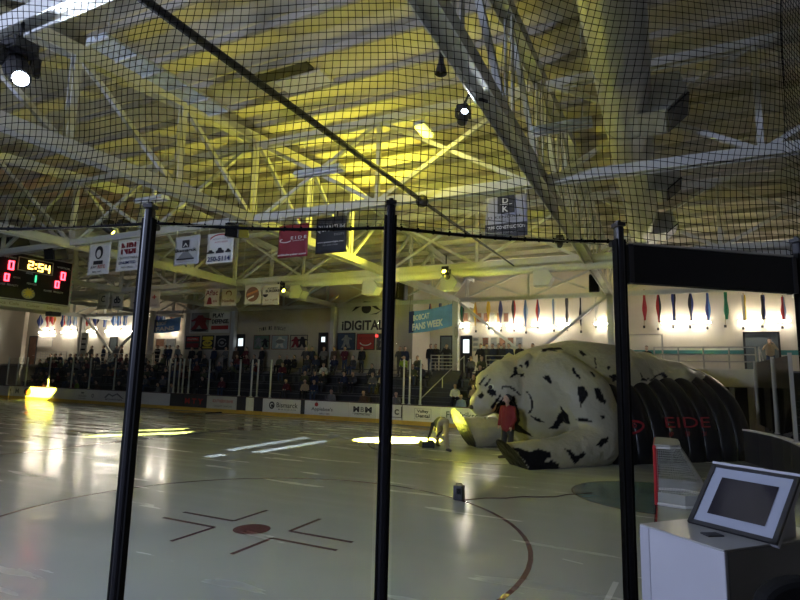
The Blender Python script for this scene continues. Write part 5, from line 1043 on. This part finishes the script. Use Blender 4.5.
crowd(rowsC, *SC, (.2, .3, .4, .5, .65), 'dark-clothed spectator seated in the bleachers before the tan wall', 'spectators in the centre bleachers', sk)
crowd(rowsR, fx(439), fx(540), (.75, .7, .5, .5, .5), 'dark-clothed spectator seated in the bleachers behind the cat head', 'spectators in the right bleachers', sk)
def one(kind, px, row, rows, col, label): ys_, zs_, yf, zf = rows[row]; spectator(kind, fx(px), ys_-.06, zs_, label, None, LITE[col])
one('sit', 58, 0, rowsL, 'yellow-green', 'spectator in a yellow-green top seated low behind the yellow-lit board')
one('sit_arms', 372, 4, rowsC, 'yellow-green', 'spectator in a yellow-green top seated high under the red poster')
one('sit_lean', 291, 3, rowsC, 'white', 'spectator in a white top seated under the framed photograph of two dark players')
one('sit', 284, 1, rowsC, 'tan', 'spectator in a tan top seated low above the city lettering board')
one('sit_arms', 360, 2, rowsC, 'white', 'spectator in white leaning beside the middle black post, above the three-letter board')
one('sit', 452, 0, rowsR, 'pale blue', 'spectator in pale blue in the front row above the boxed logo board')
one('sit_lean', 442, 1, rowsR, 'white', 'spectator in a white top in the second row right of the aisle stairs')
one('sit', 461, 1, rowsR, 'tan', 'spectator in tan above the pale blue front-row spectator')
one('sit', 473, 0, rowsR, 'green', 'spectator in green in the front row just left of the cat head')
one('sit_lean', 478, 1, rowsR, 'tan', 'spectator in tan in the second row just left of the cat head')
one('sit', 486, 3, rowsR, 'white', 'spectator in white seated above the brow of the cat')
for k, px in enumerate((431, 436, 447)): spectator(['stand', 'stand_rail', 'stand_photo'][k], fx(px)*.0+atY(px, 350, WF+.5).x, WF+.45, ZW, 'dark figure standing at the guard rail left of the column, %s of three' % ['left', 'middle', 'right'][k], 'people at the left rail', BLKC, .2)
for k, px in enumerate((481, 487, 493, 499, 504, 509, 520, 533)): spectator(['stand_rail', 'stand'][k % 2], atY(px, 350, WF+.5).x, WF+.45, ZW, 'dark figure standing behind the rail above the cat head, %s from the left' % NUMW[k], 'people at the rail above the cat', TOPS[k % 3], random.uniform(-.4, .4))
for k, px in enumerate((82, 92, 104, 117, 122, 158, 166, 170, 178)): spectator(['stand', 'stand_rail'][k % 2], atY(px, 352, WF+.7).x, WF+.65, ZW, 'dark figure standing on the walkway above the left bleachers, %s from the left' % NUMW[k], 'people on the left walkway', TOPS[k % 5])
for k, px in enumerate((192, 200, 214, 226, 236, 246, 262, 306, 312, 324, 334, 345, 362, 400, 405)): spectator(['stand', 'stand_rail'][k % 2], atY(px, 352, BY-.75).x, BY-.75, ZW-.15, 'dark figure standing before the tan wall above the bleachers, %s from the left' % NUMW[k], 'people before the tan wall', TOPS[k % 6])
p = atY(770.5, 357, WY-1.5); spectator('stand_photo', p.x, WY-1.5, ZP-.05, 'person with raised arms standing before the dark grey door at right', None, LITE['tan'], 0)
p = atY(647, 358, WY-1.2); spectator('stand', p.x, WY-1.2, ZW, 'dark figure standing inside the thin beige pipe frame', None, BLKC, 0)
p = atY(763, 430, CAM.y+25); spectator('stand', XR+.75, 17.6, -.15, 'person in black standing behind the dark end boards beside the tunnel', None, BLKC, -1.2)
p = atY(770, 400, CAM.y+27); spectator('stand', p.x, CAM.y+26.7, .75, 'person in dark blue coming down the right stairs', None, TOPS[2], 0)
# ================================================================== NEAR GLASS, POSTS, NET
PP = [V((2.45, -5.91, 0)), V((3.83, -5.56, 0)), V((5.10, -5.12, 0)), V((6.145, -4.20, 0)), V((7.15, -3.43, 0)), V((7.95, -2.25, 0))]
PZ = [3.50, 3.50, 3.50, 3.52, 3.52, 3.5]
pl = {1: 'left', 2: 'middle', 3: 'right', 4: 'far right edge'}
def post_frame(i):
    a, b_ = PP[max(i-1, 0)], PP[min(i+1, len(PP)-1)]; d = (b_-a).normalized(); n = V((-d.y, d.x, 0)); return d, n, Matrix((d, n, V((0, 0, 1)))).transposed()
for i in (1, 2, 3, 4):
    d, n, R_ = post_frame(i); p = PP[i]; t = thing('glass_post', (p.x, p.y, 1.07), 'tall black enamelled post holding the near rink glass, the %s one' % pl[i], 'post', 'near glass posts')
    mb = MB(); mb.box((p.x, p.y, (1.07+PZ[i])/2), (.044, .055, PZ[i]-1.07), R_); build('shaft', mb, POSTM, t, bevel=.014)
    mb = MB(); 
    for k in (-1, 1): mb.box(V((p.x, p.y, 2.27))+d*(k*.026), (.010, .045, 2.34), R_)
    build('glazing_channel', mb, RUBBER, t)
    mb = MB(); mb.box((p.x, p.y, PZ[i]+.008), (.054, .062, .02), R_); mb.tube([(p.x, p.y, PZ[i]), (p.x, p.y, PZ[i]+.035)], .014, 8); build('cap', mb, BLKM, t)
    mb = MB(); c = V((p.x, p.y, PZ[i]-.10))+n*.042; mb.tube([c-d*.03, c+d*.03], .018, 8); build('net_clip', mb, BLKM, t)
    mb = MB(); mb.box((p.x, p.y, 1.08), (.16, .14, .03), R_); build('foot_plate', mb, BLKM, t)
for i in range(5):
    a, b_ = PP[i], PP[i+1]; d = (b_-a).normalized(); n = V((-d.y, d.x, 0)); R_ = Matrix((d, n, V((0, 0, 1)))).transposed(); L = (b_-a).length-.10; c = (a+b_)/2; top = 3.40 if i != 3 else 3.18
    mb = MB(); mb.box((c.x, c.y, (1.08+top)/2), (L, .012, top-1.08), R_); tag(build('rink_glass', mb, GLASS, org=(c.x, c.y, 1.08)), 'clear sheet of near rink glass, %s' % ['at the left edge of the picture', 'between the left and middle black posts', 'between the middle and right black posts', 'under the black header board', 'at the right edge of the picture'][i], 'rink glass', 'near rink glass')
    board_poly('b', [(a.x, a.y), (b_.x, b_.y)], BOARD, 'white near rink board under the glass pane, %s' % ['left of the left black post', 'between the left and middle black posts', 'between the middle and right black posts', 'under the black header board', 'right of the right edge post'][i], 'near rink boards', inward=-1)
a, b_ = PP[3], PP[4]; d = (b_-a).normalized(); n = V((-d.y, d.x, 0)); R_ = Matrix((d, n, V((0, 0, 1)))).transposed(); c = (a+b_)/2
t = thing('header_board', (c.x, c.y, 3.18), 'wide black header board across the top of the glass bay at right', 'board'); mb = MB(); mb.box((c.x, c.y, 3.295), ((b_-a).length-.10, .05, .225), R_); build('board', mb, pm('header_black', (.005, .005, .006), .6, spec=.3), t)
for k in (-1, 1): mb = MB(); mb.box(V((c.x, c.y, 3.295))+d*(k*((b_-a).length/2-.06)), (.03, .06, .23), R_); build('bracket', mb, BLKM, t)
mb = MB(); mb.box((c.x, c.y, 3.42), ((b_-a).length-.10, .03, .012), R_); build('top_strip', mb, RAIL, t)
# net: hung from above, laced to a rope along the post tops
NP = [V((.4, -6.22, 0)), V((1.1, -6.15, 0))]+PP+[V((8.55, -1.0, 0)), V((8.95, .3, 0)), V((9.25, 1.6, 0)), V((9.42, 3.0, 0)), V((9.45, 4.4, 0))]
off = []
for i, p in enumerate(NP): a, b_ = NP[max(i-1, 0)], NP[min(i+1, len(NP)-1)]; d = (b_-a).normalized(); off.append(p+V((-d.y, d.x, 0))*.062)
cum = [0]
for a, b_ in zip(off, off[1:]): cum.append(cum[-1]+(b_-a).length)
def npt(u):
    for k in range(len(off)-1):
        if u <= cum[k+1]+1e-6: return off[k].lerp(off[k+1], (u-cum[k])/(cum[k+1]-cum[k])), k
    return off[-1], len(off)-2
HBN = [3.46, 3.46, 3.457, 3.435, 3.395, 3.445, 3.435, 3.43, 3.43, 3.43, 3.43, 3.43, 3.43]
CELL = .046; NUn = int(cum[-1]/CELL); HB = 3.405; NVn = 64
def netp(u, z):
    p, k = npt(min(max(u, 0), cum[-1])); w_ = min(1, max(0, (u-cum[k])/(cum[k+1]-cum[k]))); dz = (HBN[k]*(1-w_)+HBN[k+1]*w_-HB)*max(0, 1-(z-HB)/1.5); d = (off[k+1]-off[k]).normalized(); n = V((-d.y, d.x, 0)); f = min(1, (z-HB)/.5); h = z-HB
    sag = -.022*math.sin(math.pi*((u-cum[k])/(cum[k+1]-cum[k])))*(1-f)
    return p + n*(f*(.05*math.sin(u*1.7+z*1.3)+.03*math.sin(u*3.9-z*2.1))) + d*(f*(.07*math.sin(z*1.5+u*.8)+.03*math.sin(z*3.7+u*2.3))+h*.05) + V((0, 0, z+dz+sag+f*(.035*math.sin(u*2.3+z*.7)+.015*math.sin(u*6.1))))
t = thing('safety_net', npt(cum[-1]/2)[0]+V((0, 0, HB)), 'black knotted safety netting hanging above the near rink glass', 'netting')
mb = MB()
for i in range(NUn+1): mb.tube([netp(i*CELL, HB+j*CELL*2) for j in range(NVn//2+1)], 0.0024, 3, cap=False)
for j in range(1, NVn+1): mb.tube([netp(i*CELL*2, HB+j*CELL) for i in range(NUn//2+1)], 0.0024, 3, cap=False)
o = build('mesh', mb, NETM, t, fix=False)
mb = MB(); mb.tube([netp(i*CELL*3, HB) for i in range(NUn//3+1)], .009, 6); build('border_rope', mb, NETM, t)
mb = MB()
for i in range(0, NUn, 2): p = netp(i*CELL, HB); mb.tube([p+V((0, 0, -.012)), p+V((.006, 0, .014))], .006, 5)
build('lacing', mb, NETM, t)
# ================================================================== CONSOLE AT LOWER RIGHT
cx_, cy_ = V((_r.x, _r.y, 0)).normalized(), V((_fw.x, _fw.y, 0)).normalized()
ZT = 1.99; k0 = atZ(728, 552, ZT); k1 = atZ(652, 527, ZT); k2 = atZ(643, 525, ZT); e = (k1-k0); kr = V((-e.y, e.x, 0)).normalized()
if kr.dot(cx_) < 0: kr = -kr
dpt = .62; GREYC = pm('console_side', (.17, .165, .16), .6); WHT = pm('console_white', (.34, .34, .37), .45)
t = thing('console_cabinet', (k0+k1)/2+kr*.3-V((0, 0, ZT-1.0)), 'white and grey cabinet standing at the lower right behind the glass', 'cabinet')
mb = MB(); mb.prism([k0, k1, k1+kr*dpt, k0+kr*dpt], (0, 0, -.99)); o = build('cabinet', mb, GREYC, t, bevel=.006)
mb = MB(); nf = -kr; mb.prism([k0+nf*.001, k1+nf*.001, k1+nf*.001+V((0, 0, -.97)), k0+nf*.001+V((0, 0, -.97))], nf*.018); build('front_panel', mb, WHT, t, bevel=.004)
mb = MB(); mb.prism([k1+nf*.001, k2+nf*.001, k2+nf*.001+V((0, 0, -.97)), k1+nf*.001+V((0, 0, -.97))], nf*.014+(k1-k0).normalized()*.006); build('edge_panel', mb, WHT, t, bevel=.003)
mb = MB(); mb.prism([k0+nf*.02, k2+nf*.02, k2+kr*dpt, k0+kr*dpt], (0, 0, .008)); build('top', mb, pm('console_top', (.26, .26, .25), .3), t, bevel=.003)
q = k1.lerp(k0, .55)+kr*.12; mb = MB(); mb.box(q+V((0, 0, .010)), (.07, .05, .006), Matrix.Rotation(.6, 3, 'Z')); build('slot', mb, BLACK, t)
# tilted screen
b0 = atZ(688, 522, ZT+.012); b1 = atZ(777, 545, ZT+.012); bd = (b1-b0).normalized(); bn = V((-bd.y, bd.x, 0)); bn = bn if bn.dot(cy_) > 0 else -bn
W0 = (b1-b0).length; up = (bn*.212+V((0, 0, .235))); H0 = up.length; up.normalize(); nr = bd.cross(up).normalized(); nr = nr if nr.dot(CAM-b0) > 0 else -nr
t = thing('display_screen', (b0+b1)/2, 'tilted dark screen with a white border and black frame on the cabinet', 'screen')
SP = lambda u, v, h: b0+bd*(u*W0)+up*(v*H0)+nr*h
mb = MB(); mb.prism([SP(0, 0, -.006), SP(1, 0, -.006), SP(1, 1, -.006), SP(0, 1, -.006)], nr*-.022); build('back', mb, WHT, t, bevel=.004)
mb = MB()
for q in ([(0, 0), (1, 0), (1, .055), (0, .055)], [(0, .955), (1, .955), (1, 1), (0, 1)], [(0, 0), (.05, 0), (.05, 1), (0, 1)], [(.95, 0), (1, 0), (1, 1), (.95, 1)]): mb.prism([SP(*p, .008) for p in q], nr*-.014)
build('frame', mb, BLACK, t)
mb = MB(); mb.prism([SP(u, v, .002) for u, v in ((.05, .05), (.95, .05), (.95, .96), (.05, .96))], nr*-.007); build('border', mb, pm('screen_border', (.26, .28, .34), .4), t)
mb = MB(); mb.prism([SP(u, v, .005) for u, v in ((.18, .20), (.83, .20), (.83, .80), (.18, .80))], nr*-.002); build('screen', mb, pm('screen_glass', (.02, .018, .022), .06), t)
mb = MB(); mb.prism([SP(.06, 0, -.028), SP(.94, 0, -.028), SP(.94, .9, -.028), SP(.06, .9, -.028)], bn*.001+V((0, 0, -.001))); mb2 = MB()
for u in (.1, .86): mb2.prism([SP(u, .02, -.028), SP(u, .95, -.028), SP(u, .95, -.028)+V((0, 0, -(H0*.95*up.z)+.004))], bd*.04*W0)
build('stand', mb2, WHT, t)
mb = MB(); mb.prism([SP(0, 1, .006), SP(1, 1, .006), SP(1, 1, -.03)+bn*.05, SP(0, 1, -.03)+bn*.05], (0, 0, .012)); build('top_ledge', mb, WHT, t)
# dark rounded chair back
c = atZ(810, 600, 1.93); t = thing('chair', (c.x, c.y, 1.0), 'black rounded chair back at the bottom right corner', 'chair')
R_ = Matrix((cx_, cy_, V((0, 0, 1)))).transposed(); prof = [(-.15, -.16), (.15, -.16)]+[(.15*math.cos(a)*1.0, .06+.09*math.sin(a)) for a in [math.pi*k/14 for k in range(15)]]
mb = MB(); mb.prism([V((c.x, c.y, 1.84))+cx_*p[0]+V((0, 0, p[1])) for p in prof], cy_*.07); build('backrest', mb, RUBBER, t, bevel=.02)
mb = MB(); mb.box(V((c.x, c.y, 1.46))-cy_*.20, (.36, .38, .07), R_); build('seat', mb, RUBBER, t, bevel=.03)
mb = MB(); mb.bar(V((c.x, c.y, 1.70))+cy_*.05, V((c.x, c.y, 1.44))+cy_*.0, .05, .02, up=tuple(cy_)); build('back_strut', mb, BLKM, t)
for sx in (-1, 1):
    for sy in (-1, 1): mb = MB(); q = V((c.x, c.y, 1.43))-cy_*.20+cx_*(sx*.13)+cy_*(sy*.14); mb.tube([q, q+cx_*(sx*.03)+cy_*(sy*.03)+V((0, 0, -.43))], .014, 8); build('leg', mb, BLKM, t)
# ================================================================== LIGHT
def spot(name, p, aim, energy, deg, col, blend=.15, r=.06):
    ld = bpy.data.lights.new(name, 'SPOT'); ld.energy = energy; ld.spot_size = math.radians(deg); ld.spot_blend = blend; ld.color = col; ld.shadow_soft_size = r
    o = bpy.data.objects.new(name, ld); COL.objects.link(o); o.location = p; o.rotation_euler = (V(aim)-V(p)).to_track_quat('-Z', 'Y').to_euler(); return o
def area(name, p, aim, energy, sx, sy, col):
    ld = bpy.data.lights.new(name, 'AREA'); ld.shape = 'RECTANGLE'; ld.size = sx; ld.size_y = sy; ld.energy = energy; ld.color = col
    o = bpy.data.objects.new(name, ld); COL.objects.link(o); o.location = p; o.rotation_euler = (V(aim)-V(p)).to_track_quat('-Z', 'Y').to_euler(); return o
YEL = (1.0, .92, .10)
pool = V((-3.55, 13.05, 0))
spot('yellow_pool_beam', HEADS['left2'], pool+V((-.2, -.15, 0)), 3800000, 8.8, YEL, .12)
spot('yellow_board_beam', HEADS['left3'], (-38.65, YF, .75), 1500000, 3.3, YEL, .06)
spot('yellow_cat_beam', HEADS['banner'], L3(.9, -.9, 1.6), 5000, 15, YEL, .6)
def gobo(lo, stripes, col, strength):
    """streak pattern plate of the lamp: bars at v offsets, limited along u"""
    ld = lo.data; ld.use_nodes = True; nt = ld.node_tree; em = nt.nodes['Emission']; tc = nt.nodes.new('ShaderNodeTexCoord'); sp = nt.nodes.new('ShaderNodeSeparateXYZ'); nt.links.new(tc.outputs['Normal'], sp.inputs[0])
    def M(op, a, b_=None):
        n = nt.nodes.new('ShaderNodeMath'); n.operation = op
        for k, x in enumerate((a, b_)):
            if x is None: continue
            if isinstance(x, (int, float)): n.inputs[k].default_value = x
            else: nt.links.new(x, n.inputs[k])
        return n.outputs[0]
    u = M('DIVIDE', sp.outputs[0], M('ABSOLUTE', sp.outputs[2])); v = M('DIVIDE', sp.outputs[1], M('ABSOLUTE', sp.outputs[2])); tot = None
    for v0, w, u0, u1 in stripes:
        a = M('LESS_THAN', M('ABSOLUTE', M('SUBTRACT', v, v0)), w); a = M('MULTIPLY', a, M('MULTIPLY', M('GREATER_THAN', u, u0), M('LESS_THAN', u, u1))); tot = a if tot is None else M('ADD', tot, a)
    nt.links.new(M('MULTIPLY', tot, strength), em.inputs['Strength']); em.inputs['Color'].default_value = (*col, 1)
spot('yellow_bounce_fill', HEADS['mid'], (-5.0, 9.3, 10.4), 5600, 84, (1.0, .90, .08), .8, .12)  # added upward beam standing in for the yellow bounce off the ice
def streak(c, P, Q, col, energy, label, halfw, offs):
    P, Q = V(P), V(Q); mid = (P+Q)/2; tip = c
    if label: t, tip = moving_head(c, mid, label, LENS, (c[0], c[1], ZB))
    lo = spot('streak_beam', tip, mid, energy, 60, (1, 1, 1), 0, .02)
    z = (tip-mid).normalized(); y = z.cross((Q-P).normalized()).normalized(); x = y.cross(z); lo.rotation_euler = Matrix((x, y, z)).transposed().to_euler(); D = (mid-tip).length
    def uv(w): d = w-tip; return d.dot(x)/-d.dot(z), d.dot(y)/-d.dot(z)
    u0, u1 = sorted((uv(P)[0], uv(Q)[0])); st = []
    for o_, h_, a, b_ in offs: st.append((o_/D, h_/D, u0+(u1-u0)*a, u0+(u1-u0)*b_))
    gobo(lo, st, col, 1.0)
g1 = [atZ(x, y, 0) for x, y in ((208, 457), (318, 439))]
streak(V((-2.2, 5.64, 6.85)), g1[0], g1[1], (.72, .82, 1.0), 6500, 'black moving-head light beside the two-letter banner throwing the pale ice streaks', .1, [(-.48, .20, .32, 1), (.48, .20, .28, 1), (.0, .2, .0, .14)])
g2 = [atZ(x, y, 0) for x, y in ((92, 435), (196, 431))]
streak(V((-9.4, -3.5, 6.85)), g2[0], g2[1], (.9, .95, .25), 220000, 'black moving-head light on the nearest strut throwing the yellow ice streaks', .1, [(-.3, .25, .0, 1), (.6, .15, .2, .8)])
# lens lights that wash the steel
spot('truss_head_beam', HEADS['truss'], (CAM.x-2.75, .7, ZB), 90, 70, (.78, .86, 1.0), .6)
spot('left_head_beam', HEADS['left'], HEADS['left']+V((3, -1.2, 1.0)), 1200, 120, (.72, .80, 1.0), .8)
# glowing yellow high-bay lamp under the roof
pl_ = bpy.data.lights.new('yellow_high_bay', 'POINT'); pl_.energy = 130; pl_.color = (1.0, .88, .08); pl_.shadow_soft_size = .35; o = bpy.data.objects.new('yellow_high_bay', pl_); COL.objects.link(o); o.location = YLAMP+V((0, 0, -.35))
# concourse floodlight behind the camera stand (cool white) and far aisle light
area('concourse_light', (-3.5, -12.2, 5.6), (2.0, 0, 3.0), 1500, 2.2, .6, (.60, .69, 1.0))
W = bpy.data.worlds.new('world'); S.world = W; W.use_nodes = True; W.node_tree.nodes['Background'].inputs[0].default_value = (.55, .60, .70, 1); W.node_tree.nodes['Background'].inputs[1].default_value = .07
S.view_settings.view_transform = 'Standard'; S.view_settings.look = 'None'; S.view_settings.exposure = 0; S.view_settings.gamma = 1; S.view_settings.use_curve_mapping = False
S.cycles.use_denoising = True; S.cycles.max_bounces = 8; S.cycles.diffuse_bounces = 4; S.cycles.glossy_bounces = 4; S.cycles.transparent_max_bounces = 16; S.cycles.sample_clamp_indirect = 60; S.cycles.caustics_reflective = False
